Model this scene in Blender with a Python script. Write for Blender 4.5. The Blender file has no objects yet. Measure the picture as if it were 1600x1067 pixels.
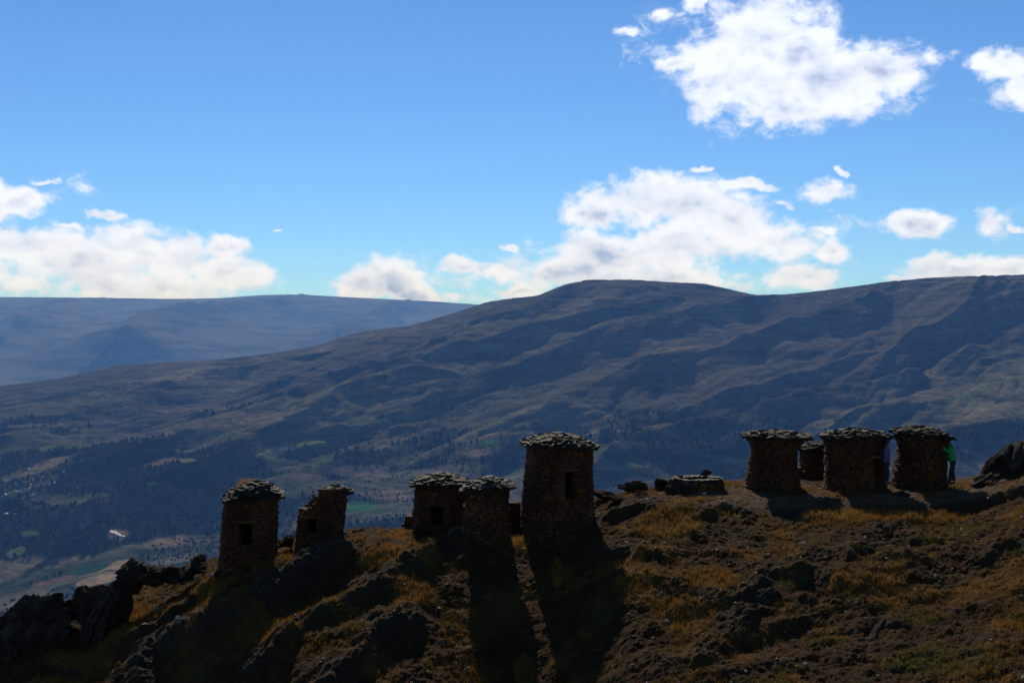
import bpy, bmesh, math, random
import numpy as np
from mathutils import Vector, Matrix
random.seed(7); rng = np.random.default_rng(7)
C = bpy.context.scene.collection
scn = bpy.context.scene

# ------------------------------------------------------------------ camera, light, exposure
F = 2222.0; HOR = 533.5                     # focal length and horizon in photo pixels (1600 wide)
SUN_EL, SUN_AZ = math.radians(31), math.radians(-5)
cam_d = bpy.data.cameras.new('camera'); cam = bpy.data.objects.new('camera', cam_d); C.objects.link(cam)
cam_d.lens = 50; cam_d.sensor_width = 36; cam_d.clip_start = 0.1; cam_d.clip_end = 80000
cam.location = (0, 0, 0); cam.rotation_euler = (math.radians(90), 0, 0)
scn.camera = cam
scn.view_settings.view_transform = 'Standard'; scn.view_settings.look = 'None'
scn.view_settings.exposure = 0.0; scn.view_settings.gamma = 1.0; scn.view_settings.use_curve_mapping = False
EXPO = -0.35
scn.view_settings.exposure = EXPO
scn.cycles.use_denoising = True
scn.cycles.max_bounces = 4; scn.cycles.diffuse_bounces = 2; scn.cycles.glossy_bounces = 1
scn.cycles.transmission_bounces = 2; scn.cycles.volume_bounces = 1; scn.cycles.transparent_max_bounces = 4
scn.cycles.use_adaptive_sampling = True; scn.cycles.adaptive_threshold = 0.015
scn.cycles.sample_clamp_indirect = 4.0

sd = bpy.data.lights.new('sun', 'SUN'); sd.energy = 5.0; sd.angle = math.radians(0.5); sd.color = (1.0, 0.90, 0.76)
sun = bpy.data.objects.new('sun', sd); C.objects.link(sun)
sdir = Vector((math.sin(SUN_AZ)*math.cos(SUN_EL), math.cos(SUN_AZ)*math.cos(SUN_EL), math.sin(SUN_EL)))
sun.rotation_euler = (-sdir).to_track_quat('-Z', 'Y').to_euler(); sun.location = (0, 0, 60)

# ------------------------------------------------------------------ node helper
class NT:
    def __init__(s, tree): s.t = tree; s.n = tree.nodes; s.l = tree.links
    def new(s, typ, **kw):
        x = s.n.new(typ)
        for k, v in kw.items(): setattr(x, k, v)
        return x
    def put(s, sock, v):
        if v is None: return
        if hasattr(v, 'is_output') or isinstance(v, bpy.types.NodeSocket): s.l.new(v, sock)
        else: sock.default_value = v
    def math(s, op, a, b=None, c=None, clamp=False):
        x = s.new('ShaderNodeMath', operation=op, use_clamp=clamp)
        s.put(x.inputs[0], a); s.put(x.inputs[1], b); s.put(x.inputs[2], c); return x.outputs[0]
    def vmath(s, op, a, b=None):
        x = s.new('ShaderNodeVectorMath', operation=op)
        s.put(x.inputs[0], a); s.put(x.inputs[1], b)
        return x.outputs['Value'] if op in ('LENGTH', 'DOT_PRODUCT') else x.outputs[0]
    def noise(s, vec, scale, detail=4, rough=.55, dist=0.0):
        x = s.new('ShaderNodeTexNoise'); s.put(x.inputs['Vector'], vec)
        x.inputs['Scale'].default_value = scale; x.inputs['Detail'].default_value = detail
        x.inputs['Roughness'].default_value = rough; x.inputs['Distortion'].default_value = dist; return x.outputs[0]
    def step(s, v, a, b, lo=0.0, hi=1.0):
        x = s.new('ShaderNodeMapRange', interpolation_type='SMOOTHSTEP'); s.put(x.inputs[0], v)
        s.put(x.inputs[1], a); s.put(x.inputs[2], b); x.inputs[3].default_value = lo; x.inputs[4].default_value = hi; return x.outputs[0]
    def mix(s, f, a, b, mode='MIX'):
        x = s.new('ShaderNodeMix', data_type='RGBA', blend_type=mode); s.put(x.inputs[0], f)
        s.put(x.inputs[6], a); s.put(x.inputs[7], b); return x.outputs[2]
    def mapping(s, vec, loc=(0, 0, 0), scale=(1, 1, 1), rot=(0, 0, 0)):
        x = s.new('ShaderNodeMapping'); s.put(x.inputs[0], vec); x.inputs[1].default_value = loc
        x.inputs[2].default_value = rot; x.inputs[3].default_value = scale; return x.outputs[0]

# ------------------------------------------------------------------ sky with clouds (world, by direction)
SKY = 0.10
w = bpy.data.worlds.new('World'); scn.world = w; w.use_nodes = True
T = NT(w.node_tree); T.n.clear()
w.cycles.sampling_method = 'MANUAL'; w.cycles.sample_map_resolution = 512
sky = T.new('ShaderNodeTexSky', sky_type='NISHITA', sun_disc=False)
sky.sun_elevation = SUN_EL; sky.sun_rotation = SUN_AZ; sky.altitude = 3600; sky.air_density = 1.0
sky.dust_density = 0.25; sky.ozone_density = 1.6
tc = T.new('ShaderNodeTexCoord'); D = tc.outputs['Generated']
sep = T.new('ShaderNodeSeparateXYZ'); T.put(sep.inputs[0], D)
az = T.math('ARCTAN2', sep.outputs[0], sep.outputs[1]); el = T.math('ARCSINE', sep.outputs[2])
cb = T.new('ShaderNodeCombineXYZ'); T.put(cb.inputs[0], az); T.put(cb.inputs[1], el); AE = cb.outputs[0]
# domain warp so that the edges billow
def vnoise(vec, scale, detail, rough):
    x = T.new('ShaderNodeTexNoise'); T.put(x.inputs['Vector'], vec); x.inputs['Scale'].default_value = scale
    x.inputs['Detail'].default_value = detail; x.inputs['Roughness'].default_value = rough; return x.outputs['Color']
wv = T.vmath('SUBTRACT', vnoise(AE, 22, 5, .6), (.5, .5, .5))
wv = T.vmath('MULTIPLY', wv, (.048, .030, 0))
AEw = T.vmath('ADD', AE, wv)
CL = [ # cx, cy, rx, ry in photo pixels, weight of the blob
 (1190,45,82,62),(1130,85,66,52),(1245,75,80,66),(1180,130,118,62),(1115,150,62,40),(1290,130,98,58),(1370,112,80,42),(1412,112,40,36),(1250,172,90,30),
 (985,48,34,13),(1040,22,26,17),(1082,8,24,20),(1055,92,44,13),
 (1572,98,50,26),(1592,138,28,34),(1640,110,60,50),
 (1000,318,95,44),(935,330,72,28),(1085,322,95,42),(1150,355,100,48),(1205,372,72,38),(1060,388,130,46),(945,402,112,42),(880,432,92,32),(815,457,60,12),(1000,440,160,30),
 (1160,292,52,11),(1285,296,50,18),(1222,312,28,12),(1290,352,34,11),(1290,392,32,24),(1262,438,70,22),(1232,428,20,14),(1155,452,30,12),
 (1425,348,58,24),(1532,352,26,20),(1500,414,88,22),(1570,412,60,22),(1440,434,60,10),
 (612,440,74,40),(558,446,56,24),(655,462,52,24),(722,420,58,16),(775,430,40,16),(802,384,30,11),(718,464,28,9),
 (30,312,52,26),(68,284,28,10),(-30,312,60,40),(168,340,36,12),(115,366,30,7),
 (-20,392,90,34),(60,400,72,38),(140,412,104,50),(212,386,74,40),(280,402,74,44),(352,388,36,20),(362,425,72,34),(200,448,190,30),(410,424,26,7),
 (425,357,8,3),(1322,270,8,6),(1100,268,22,7),(1575,350,16,6)]
fld = None
def later(vec, val):                          # the same vector, evaluated only after val (keeps the shader's stack small)
    x = T.new('ShaderNodeVectorMath', operation='SCALE'); x.inputs[0].default_value = (1e-9, 0, 0); T.put(x.inputs['Scale'], val)
    return T.vmath('ADD', vec, x.outputs[0])
AEk = AEw
for bi, (cx, cy, rx, ry) in enumerate(CL):
    if bi % 10 == 9: AEk = later(AEw, fld)
    u, v = (cx-800)/F, (HOR-cy)/F
    a0 = math.atan(u); e0 = math.atan(v*math.cos(a0)); sx, sy = F/rx, F/ry
    mp = T.mapping(AEk, loc=(-a0*sx, -e0*sy, 0), scale=(sx, sy, 0))
    ln = T.math('ADD', T.vmath('LENGTH', mp), .20 if rx*ry < 500 else (.06 if rx*ry < 1200 else 0.0))
    if fld is None: fld = ln
    else:
        sm = T.new('ShaderNodeMath', operation='SMOOTH_MIN'); T.put(sm.inputs[0], fld); T.put(sm.inputs[1], ln); sm.inputs[2].default_value = .22; fld = sm.outputs[0]
# scattered fair-weather clouds in the rest of the sky
gl = T.noise(T.mapping(D, scale=(1, 1, 2.6)), 3.1, 3, .5)
gl = T.step(gl, .62, .80, 1.6, .3)
aaz = T.math('ABSOLUTE', az)
inside = T.math('MULTIPLY', T.step(aaz, .42, .52, 1, 0), T.step(el, .27, .36, 1, 0))
gl = T.math('ADD', gl, T.math('MULTIPLY', inside, 3.0))
gl = T.math('ADD', gl, T.step(el, .0, .03, 2.0, 0.0))
fld = T.math('MINIMUM', fld, gl)
AEs = T.mapping(AE, scale=(1, 1.35, 1))
n1 = T.noise(AEs, 30, 9, .57, .1); nf = T.noise(AEs, 105, 6, .62)
n2 = T.noise(T.mapping(AEs, loc=(.001, .010, 0)), 30, 7, .57, .1)     # the same relief a little nearer the sun
thick = T.math('ADD', T.math('SUBTRACT', 1.0, fld), T.math('ADD', T.math('MULTIPLY', T.math('SUBTRACT', n1, .5), 2.1), T.math('MULTIPLY', T.math('SUBTRACT', nf, .5), .8)))
alpha = T.step(thick, -.16, .48)
WISP = [(1045,85,75,50),(1045,22,70,34),(1000,50,60,22),(1412,118,62,58),(1330,180,90,26),(1120,165,70,45),(1250,195,110,20),(1482,92,20,14),(1300,350,70,34),(800,415,75,34),(1120,283,70,20),(225,352,80,14),(735,440,100,26),(1545,352,55,26),(80,440,60,20),(1165,310,70,26),(1300,395,45,40),(1130,450,60,16),(770,470,60,12),(420,430,30,16),(120,300,40,30),(1560,150,50,40)]
wf_ = None
for bi, (cx, cy, rx, ry) in enumerate(WISP):
    if bi % 10 == 0: AEk = later(AEw, wf_ or fld)
    u, v = (cx-800)/F, (HOR-cy)/F; a0 = math.atan(u); e0 = math.atan(v*math.cos(a0)); sx, sy = F/rx, F/ry
    ln = T.vmath('LENGTH', T.mapping(AEk, loc=(-a0*sx, -e0*sy, 0), scale=(sx, sy, 0)))
    wf_ = ln if wf_ is None else T.math('MINIMUM', wf_, ln)
nw = T.noise(T.mapping(AE, scale=(1, 1.6, 1), rot=(0, 0, .5)), 42, 9, .66, .6)
aw = T.step(T.math('ADD', T.math('SUBTRACT', 1.0, wf_), T.math('MULTIPLY', T.math('SUBTRACT', nw, .5), 4.2)), .25, 1.5, 0, .75)
alpha = T.math('MAXIMUM', alpha, aw)
big = T.noise(T.mapping(AE, loc=(3.1, 1.7, 0), scale=(1, 1.5, 1)), 15, 5, .55)
core = T.step(T.math('ADD', thick, T.math('MULTIPLY', T.math('SUBTRACT', big, .5), 2.4)), .55, 1.6)
rel = T.step(T.math('SUBTRACT', n2, n1), -.10, .16)
sh = T.math('ADD', T.math('MULTIPLY', core, .70), T.math('MULTIPLY', T.math('MULTIPLY', rel, core), .35), clamp=True)
sh = T.math('ADD', sh, T.math('MULTIPLY', rel, .30), clamp=True)
k = 2**(-EXPO)
white = (.98*k, 1.05*k, 1.25*k, 1); grey = (.41*k, .51*k, .78*k, 1)
ccol = T.mix(sh, white, grey)
bg1 = T.new('ShaderNodeBackground'); T.put(bg1.inputs[0], T.mix(1.0, sky.outputs[0], (.64, 1.00, 1.40, 1), 'MULTIPLY')); bg1.inputs[1].default_value = SKY
bg2 = T.new('ShaderNodeBackground'); T.put(bg2.inputs[0], ccol); bg2.inputs[1].default_value = 1.0
mx = T.new('ShaderNodeMixShader'); T.put(mx.inputs[0], alpha); T.l.new(bg1.outputs[0], mx.inputs[1]); T.l.new(bg2.outputs[0], mx.inputs[2])
wo = T.new('ShaderNodeOutputWorld'); T.l.new(mx.outputs[0], wo.inputs[0])

# ------------------------------------------------------------------ numpy noise
_P = np.random.default_rng(3).integers(0, 1 << 30, 4096)
def _h(ix, iy, iz):
    h = (ix*73856093) ^ (iy*19349663) ^ (iz*83492791)
    return (_P[h & 4095].astype(np.float32)/(1 << 29) - 1.0)
def vn(x, y, z=0.0):                         # smooth value noise, -1..1
    x = np.asarray(x, dtype=np.float64); y = np.asarray(y, dtype=np.float64); z = np.asarray(z, dtype=np.float64)+np.zeros_like(x)
    ix = np.floor(x).astype(np.int64); iy = np.floor(y).astype(np.int64)
    fx = x-ix; fy = y-iy; fx = fx*fx*fx*(fx*(fx*6-15)+10); fy = fy*fy*fy*(fy*(fy*6-15)+10)
    def pl(k):
        a = _h(ix, iy, k); b = _h(ix+1, iy, k); c = _h(ix, iy+1, k); d = _h(ix+1, iy+1, k)
        return (a+(b-a)*fx)*(1-fy)+(c+(d-c)*fx)*fy
    iz = np.floor(z).astype(np.int64); fz = z-iz
    if not np.any(fz): return pl(iz)
    fz = fz*fz*(3-2*fz); p = pl(iz); return p+(pl(iz+1)-p)*fz
def fbm(x, y, z=0.0, oct=4, gain=.5):
    s = 0; a = 1; t = 0; c, sn = math.cos(.6), math.sin(.6)
    for i in range(oct):
        s = s+a*vn(x+17.3*i, y-9.1*i, z); t += a; a *= gain; x, y = (x*c-y*sn)*2.03, (x*sn+y*c)*2.03; z = z*2 if np.any(z) else z
    return s/t
def billow(x, y, oct=4, gain=.5):
    s = 0; a = 1; t = 0; c, sn = math.cos(.6), math.sin(.6)
    for i in range(oct):
        s = s+a*np.abs(vn(x+5.7*i, y+3.3*i)); t += a; a *= gain; x, y = (x*c-y*sn)*2.03, (x*sn+y*c)*2.03
    return s/t
def sst(v, a, b):
    t = np.clip((v-a)/(b-a), 0, 1); return t*t*(3-2*t)
def blur(a, n):
    k = np.hanning(2*n+3)[1:-1]; k /= k.sum(); return np.convolve(np.pad(a, n, mode='edge'), k, 'valid')

def grid_mesh(name, X, Y, Z, smooth=True):
    r, c = X.shape; me = bpy.data.meshes.new(name)
    co = np.stack([X, Y, Z], -1).reshape(-1, 3).astype(np.float32)
    i = np.arange(r-1)[:, None]*c+np.arange(c-1)[None, :]
    f = np.stack([i, i+1, i+c+1, i+c], -1).reshape(-1, 4).astype(np.int32)
    me.vertices.add(len(co)); me.vertices.foreach_set('co', co.ravel())
    me.loops.add(f.size); me.loops.foreach_set('vertex_index', f.ravel())
    me.polygons.add(len(f)); me.polygons.foreach_set('loop_start', np.arange(0, f.size, 4, dtype=np.int32))
    me.polygons.foreach_set('loop_total', np.full(len(f), 4, dtype=np.int32))
    me.update(calc_edges=True); me.polygons.foreach_set('use_smooth', np.full(len(f), smooth)); return me
def vcol(me, name, rgb):
    a = me.color_attributes.new(name, 'FLOAT_COLOR', 'POINT')
    d = np.ones((len(me.vertices), 4), dtype=np.float32); d[:, :rgb.shape[-1]] = rgb.reshape(len(me.vertices), -1); a.data.foreach_set('color', d.ravel())
def link(name, me, mat=None, parent=None, **props):
    o = bpy.data.objects.new(name, me); C.objects.link(o)
    if mat is not None and me is not None and len(me.materials) == 0: me.materials.append(mat)
    if parent: o.parent = parent
    for k_, v_ in props.items(): o[k_] = v_
    return o
def P(px, py, d): return Vector(((px-800)/F*d, d, -(py-HOR)/F*d))

# ------------------------------------------------------------------ materials
def mat(name, rough=.9, spec=.15):
    m = bpy.data.materials.new(name); m.use_nodes = True; t = NT(m.node_tree)
    b = t.n['Principled BSDF']; b.inputs['Roughness'].default_value = rough; b.inputs['Specular IOR Level'].default_value = spec
    return m, t, b
def bump(t, b, h, strength, dist):
    x = t.new('ShaderNodeBump'); x.inputs['Strength'].default_value = strength; x.inputs['Distance'].default_value = dist
    t.put(x.inputs['Height'], h); t.l.new(x.outputs[0], b.inputs['Normal'])
def stone_mat(name, c1, c2, c3, scale=6, rough=.9, spec=.15, lichen=None):
    m, t, b = mat(name, rough, spec)
    g = t.new('ShaderNodeNewGeometry').outputs['Position']; oi = t.new('ShaderNodeObjectInfo').outputs['Random']
    n = t.noise(g, scale, 6, .65); base = t.mix(t.step(n, .35, .65), c1+(1,), c2+(1,))
    base = t.mix(t.math('MULTIPLY', oi, .8), base, c3+(1,))
    base = t.mix(t.step(t.noise(g, 1.1, 4, .6), .40, .62), t.mix(1.0, base, (.62, .58, .55, 1), 'MULTIPLY'), base)
    if lichen: base = t.mix(t.step(t.noise(g, scale*2.2, 5, .7), .60, .70), base, lichen+(1,))
    t.put(b.inputs['Base Color'], base); bump(t, b, t.noise(g, scale*6, 6, .7), .6, .03); return m
M_wall = stone_mat('wall_stone', (.115, .040, .011), (.18, .066, .019), (.08, .030, .010))
M_mud = stone_mat('mud_mortar', (.095, .034, .010), (.14, .050, .015), (.08, .030, .010), 9)
M_slab = stone_mat('roof_slate', (.026, .018, .010), (.075, .056, .034), (.018, .013, .008), 9, .75, .12, (.05, .045, .018))
M_rock = stone_mat('outcrop_rock', (.028, .019, .011), (.085, .060, .036), (.040, .028, .017), 3, .95, .04, (.055, .05, .024))
M_pale = stone_mat('pale_rock', (.55, .46, .34), (.70, .60, .47), (.42, .35, .26), 10, .7)

def ground_mat():
    m, t, b = mat('hill_ground', .95, .06)
    g = t.new('ShaderNodeNewGeometry').outputs['Position']
    at = t.new('ShaderNodeAttribute', attribute_name='masks'); s = t.new('ShaderNodeSeparateColor'); t.l.new(at.outputs['Color'], s.inputs[0])
    n1 = t.noise(g, 1.4, 6, .65); n2 = t.noise(g, 9, 6, .7); n3 = t.noise(g, 34, 4, .7)
    dirt = t.mix(t.step(n1, .35, .65), (.042, .018, .0045, 1), (.076, .034, .010, 1))
    dirt = t.mix(t.step(n2, .42, .62), dirt, (.022, .011, .004, 1))
    dirt = t.mix(t.step(n3, .58, .72), dirt, (.12, .072, .026, 1))
    rock = t.mix(t.step(n2, .35, .65), (.022, .014, .007, 1), (.070, .046, .025, 1))
    gold = t.mix(n2, (.17, .075, .012, 1), (.27, .135, .025, 1))
    olive = t.mix(n2, (.055, .050, .010, 1), (.10, .08, .018, 1))
    c = t.mix(t.math('MULTIPLY', s.outputs[1], .7), dirt, gold); c = t.mix(t.math('MULTIPLY', s.outputs[2], .7), c, olive); c = t.mix(s.outputs[0], c, rock)
    pale = t.new('ShaderNodeAttribute', attribute_name='pale').outputs['Fac']
    c = t.mix(pale, c, t.mix(n2, (.085, .050, .024, 1), (.18, .12, .066, 1)))
    t.put(b.inputs['Base Color'], c)
    bump(t, b, t.math('ADD', n2, t.math('MULTIPLY', n3, .5)), .9, .07); return m
M_ground = ground_mat()

def mountain_mat():
    m, t, b = mat('mountain_slopes', 1.0, .0)
    at = t.new('ShaderNodeAttribute', attribute_name='cover').outputs['Color']
    g = t.new('ShaderNodeNewGeometry').outputs['Position']
    n = t.noise(t.mapping(g, scale=(1, 1, 3)), .022, 5, .7)
    n2 = t.noise(t.mapping(g, scale=(1, 1, 4)), .07, 3, .7)
    c = t.mix(t.step(n, .38, .62), at, t.mix(1.0, at, (.58, .62, .58, 1), 'MULTIPLY'))
    c = t.mix(t.step(n2, .50, .62), c, t.mix(1.0, c, (.60, .72, .62, 1), 'MULTIPLY'))
    t.put(b.inputs['Base Color'], c); bump(t, b, n, 1.0, 20); return m
M_mount = mountain_mat()

def plain(name, c, rough=.9, var=.25, scale=20, spec=.1):
    m, t, b = mat(name, rough, spec); g = t.new('ShaderNodeNewGeometry').outputs['Position']
    n = t.noise(g, scale, 4, .6); d = tuple(v*(1-var) for v in c)
    t.put(b.inputs['Base Color'], t.mix(n, c+(1,), d+(1,))); return m

# ------------------------------------------------------------------ the hill in front
COLS = {
 -900: [(34,-15.5),(42,-14.5),(46,-14),(50,-13.5),(53,-13.6)],
 -400: [(34,-14.8),(42,-13.3),(46,-12.6),(50,-11.6),(53,-11.8)],
 0:   [(34,-14.6),(40,-13.0),(44,-11.65),(47,-10.6),(50,-9.75),(53,-9.75)],
 100: [(34,-13.9),(40,-12.3),(44,-11.05),(48,-9.7),(51,-9.15),(53,-9.1)],
 200: [(34,-13.2),(40,-11.6),(44,-10.4),(48,-9.15),(52,-8.30),(54,-8.3)],
 340: [(34,-12.4),(40,-10.7),(44,-9.3),(48,-8.1),(50,-7.75),(52,-7.72),(54,-7.9)],
 460: [(34,-11.8),(38,-10.65),(42,-9.35),(46,-8.1),(49,-7.22),(51,-6.95),(54,-7.2)],
 600: [(34,-11.5),(38,-10.2),(42,-8.85),(46,-7.6),(49,-6.78),(52,-6.78),(54,-7.0)],
 730: [(34,-11.6),(38,-10.4),(42,-9.1),(45,-7.9),(48,-6.75),(50,-6.55),(52,-6.5),(54,-6.7)],
 850: [(34,-11.6),(38,-10.6),(42,-9.2),(46,-7.55),(49,-6.2),(51,-6.05),(54,-6.1)],
 920: [(34,-10.8),(38,-9.5),(42,-8.1),(46,-6.85),(49,-6.1),(51,-5.85),(54,-5.75)],
 1000: [(34,-10.2),(37,-9.0),(39,-8.40),(42,-7.55),(45,-6.80),(48,-6.12),(51,-5.74),(54,-5.66)],
 1100: [(34,-9.9),(37,-8.95),(40,-8.1),(43,-7.3),(46,-6.45),(48,-5.95),(51,-5.55),(54,-5.44)],
 1200: [(34,-9.7),(37,-8.95),(40,-8.1),(44,-7.08),(47.4,-6.22),(50,-5.70),(53,-5.42),(55,-5.35)],
 1330: [(34,-9.3),(37,-8.55),(40,-7.75),(44,-6.70),(47,-5.65),(49,-5.42),(53,-5.38),(55,-5.32)],
 1450: [(34,-8.9),(36,-8.5),(40,-7.55),(44,-6.45),(46.5,-5.72),(48.5,-5.38),(50,-5.30),(53,-5.20),(55,-5.10)],
 1600: [(34,-8.5),(38,-7.55),(42,-6.5),(45.5,-5.72),(48.5,-5.45),(50,-5.35),(53,-4.95),(55,-4.8)],
 2000: [(34,-8.0),(38,-7.0),(42,-6.2),(46,-5.4),(50,-4.9),(53,-4.3),(55,-4.2)],
 2600: [(34,-8.0),(38,-7.0),(42,-6.0),(46,-5.2),(50,-4.5),(53,-4.0),(55,-4.0)]}
_cp = np.array(sorted(COLS)); _dd = np.arange(0, 75.01, .5)
_tab = []
for p_ in _cp:
    q = np.array(COLS[p_]); near = np.array([(0, -1.7), (3, -1.75), (8, -4), (20, -10.5 if p_ > 900 else -12), (28, q[0, 1]-.6)])
    far = np.array([(q[-1, 0]+2, q[-1, 1]-.35), (60, q[-1, 1]-2.2), (75, q[-1, 1]-11)])
    a = np.vstack([near, q, far]); _tab.append(blur(np.interp(_dd, a[:, 0], a[:, 1]), 2))
_tab = np.array(_tab); _pf = np.arange(-900, 2601, 10.0)
_T2 = np.array([np.interp(_pf, _cp, _tab[:, j]) for j in range(len(_dd))])       # rows: distance, cols: bearing
_T2 = np.array([blur(r_, 5) for r_ in _T2])
def g0(x, y):
    px = np.clip(800+F*x/np.maximum(y, .5), -899, 2599); fi = (px+900)/10; fj = np.clip(y, 0, 74.9)/.5
    i = np.clip(fi.astype(int), 0, _T2.shape[1]-2); j = fj.astype(int); a = fi-i; b = fj-j
    return (_T2[j, i]*(1-a)+_T2[j, i+1]*a)*(1-b)+(_T2[j+1, i]*(1-a)+_T2[j+1, i+1]*a)*b
def hit(px, py):                             # where a line of sight meets the smooth hill
    y = np.arange(30, 58, .05); x = (px-800)/F*y; z = -(py-HOR)/F*y; s = z-g0(x, y)
    k_ = np.where(s[:-1]*s[1:] <= 0)[0]
    j = k_[0] if len(k_) else int(np.argmin(np.abs(s)))
    return float(x[j]), float(y[j])
LEDGES = [ # crest as seen in the photo, height, width behind, width in front
 ([(325,990),(380,950),(427,921),(461,880),(500,856),(525,848)], .75, 1.3, .5),
 ([(400,1030),(455,985),(502,951),(540,940),(592,910),(630,872),(664,848)], .60, 1.2, .40),
 ([(500,1062),(560,1010),(600,960),(650,955)], .55, 1.1, .45),
 ([(20,1065),(75,1035),(125,1012),(200,972)], .35, .8, .35),
 ([(222,958),(275,918),(335,885)], .35, .7, .3),
 ([(180,1060),(215,1010),(245,975),(300,968),(325,985)], .62, 1.2, .4),
 ([(1092,1012),(1120,980),(1145,953),(1175,915),(1206,890),(1245,882)], .38, .9, .35),
 ([(1250,882),(1290,893),(1330,905)], .18, .8, .3),
 ([(1150,975),(1200,960),(1260,950)], .16, .7, .3),
 ([(1110,1040),(1180,1020),(1240,1015)], .16, .7, .3),
 ([(1326,862),(1355,838),(1390,850),(1440,862)], .26, .7, .28),
 ([(1540,850),(1570,835),(1600,840)], .25, .7, .3),
 ([(960,800),(1000,792),(1045,800)], .30, .8, .35),
 ([(940,850),(985,845),(1030,855)], .35, .8, .4),
 ([(1100,800),(1135,790),(1165,795)], .28, .8, .35),
 ([(960,905),(1010,895),(1060,905)], .22, .8, .3),
 ([(715,860),(722,845),(727,830)], .3, .6, .3),
 ([(1493,772),(1530,770),(1570,771),(1640,768)], .34, 1.6, .20),
 ([(-60,1010),(-10,990),(40,965),(90,950),(140,950)], .3, 1.2, .45)]
LW = []
for pts, A, wb, wf in [(a, b*.72, c*1.8, d) for a, b, c, d in LEDGES]: LW.append((np.array([hit(p[0], p[1]+A*36) for p in pts]), A, wb, wf))
GOLD = [(440,873,55,16),(625,835,40,12),(600,880,50,22),(225,925,55,22),(185,960,40,22),(120,1005,60,22),(1300,800,60,14),(1400,792,130,12),(1050,820,60,22),(1330,800,20,12),
        (815,835,16,16),(820,1040,18,30),(330,910,30,20),(1110,905,60,20),(640,920,50,30),(100,1050,90,18),(1550,905,60,10),(1060,950,60,22),(420,990,60,30),(660,870,30,20),(870,880,10,30)]
OLIVE = [(1460,1025,140,36),(1270,850,40,10),(1330,925,40,10),(1440,955,50,10),(1240,905,30,8),(1280,988,25,7),(1180,1060,60,10),(1520,815,60,10),(360,920,20,8)]
def blobs(x, y, L):
    z = g0(x, y); px = 800+F*x/y; py = HOR-F*z/y; m = np.zeros_like(x)
    for cx, cy, rx, ry in L: m = np.maximum(m, 1-((px-cx)/rx)**2-((py-cy)/ry)**2)
    return m
def ledge(x, y):
    h = np.zeros_like(x); rock = np.zeros_like(x)
    wx = x+.30*fbm(x*.9, y*.9, 0, 3); wy = y+.30*fbm(x*.9+40, y*.9, 0, 3)
    for pts, A, wb, wf in LW:
        best = np.full(x.shape, 1e9); sd_ = np.zeros_like(x); end = np.zeros_like(x)
        for k_ in range(len(pts)-1):
            a, b = pts[k_], pts[k_+1]; d = b-a; L = np.hypot(*d)+1e-9; u = d/L
            t = (wx-a[0])*u[0]+(wy-a[1])*u[1]; tc_ = np.clip(t, 0, L); dx = wx-a[0]-u[0]*tc_; dy = wy-a[1]-u[1]*tc_
            dist = np.hypot(dx, dy); s = dx*u[1]-dy*u[0]            # right of the direction of travel = towards the camera
            up = dist < best; best = np.where(up, dist, best); sd_ = np.where(up, np.sign(s)*dist, sd_)
            end = np.where(up, np.where(k_ == 0, np.maximum(-t, 0), 0)+np.where(k_ == len(pts)-2, np.maximum(t-L, 0), 0), end)
        f = np.where(sd_ > 0, np.exp(-(sd_/wf)**2), np.exp(sd_/wb))*np.exp(-(end/.5)**2)
        h = h+A*f; rock = np.maximum(rock, np.exp(-(sd_/(wf*1.5))**2)*np.exp(-(end/.8)**2)*min(1, A*1.9))
    return h, rock
CORR = None
def hill(x, y, masks=False):
    x = np.atleast_1d(np.asarray(x, float)); y = np.atleast_1d(np.asarray(y, float))
    z = g0(x, y); hl, rock = ledge(x, y)
    plateau = sst(x, 4.5, 6.5)*sst(y, 48.3, 50.0)
    e = fbm(x*.35, y*.35, 0, 3)*.32*(1-plateau*.8)
    rough = (1-.45*plateau)
    # tilted bedding: thin slabs running up to the right
    c, s = math.cos(math.radians(52)), math.sin(math.radians(52)); a = x*c+y*s; b = -x*s+y*c
    strata = (1-np.abs(fbm(b*2.2+.5*fbm(x, y, 0, 2), a*.45, 0, 3)*2))*.12+(1-np.abs(vn(b*8, a*1.6)))*.05
    rk = np.clip(rock+sst(fbm(x*.5+9, y*.5, 0, 3), .2, .6)*.4*(1-plateau), 0, 1)
    f2 = (billow(x*1.5, y*1.5, 3)-.35)*.17*rough
    f3 = billow(x*5.1, y*5.1, 3, .6)*.085*(.6+.4*rough)+vn(x*17, y*17)*.016
    z = z+hl*(1+.25*fbm(x*2, y*2, 0, 2))+e+f2+f3+strata*rk
    z = z-.22
    if CORR is not None: z = z+np.interp(800+F*x/y, *CORR)*y*sst(y, 38, 50)*(1-sst(y, 58, 66))
    if not masks: return z
    gd = blobs(x, y, GOLD)+fbm(x*.8, y*.8+30, 0, 4)*.8; gd = sst(gd, .0, .6)
    gd = np.maximum(gd, sst(fbm(x*.6+70, y*.6, 0, 5, .6), .10, .5)*.5*(1-plateau))
    ol = sst(blobs(x, y, OLIVE)+fbm(x*1.1, y*1.1+60, 0, 4)*.8, .1, .6)
    pale = plateau*sst(fbm(x*1.2+11, y*1.2, 0, 4)+.45, 0, .5)*(1-gd)
    pale = np.maximum(pale, .8*sst(blobs(x, y, [(1130,775,80,26),(560,830,60,8)]), 0, .5)*(1-.7*gd))
    return z, np.clip(rk*1.1-gd*.5, 0, 1), gd*(1-rk*.6), ol*(1-rk*.5), pale*.75
SKG = [(-300,1010),(0,972),(40,952),(80,942),(140,942),(190,912),(235,900),(300,888),(340,868),(430,850),(460,845),(500,840),(545,833),(560,823),(600,827),(640,829),(700,822),(760,812),(800,806),(860,795),(925,782),(945,777),(1000,764),(1050,760),(1100,757),(1140,753),(1200,752),(1260,751),(1330,751),(1400,750),(1480,750),(1530,744),(1560,730),(1600,712),(1900,640)]
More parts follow.
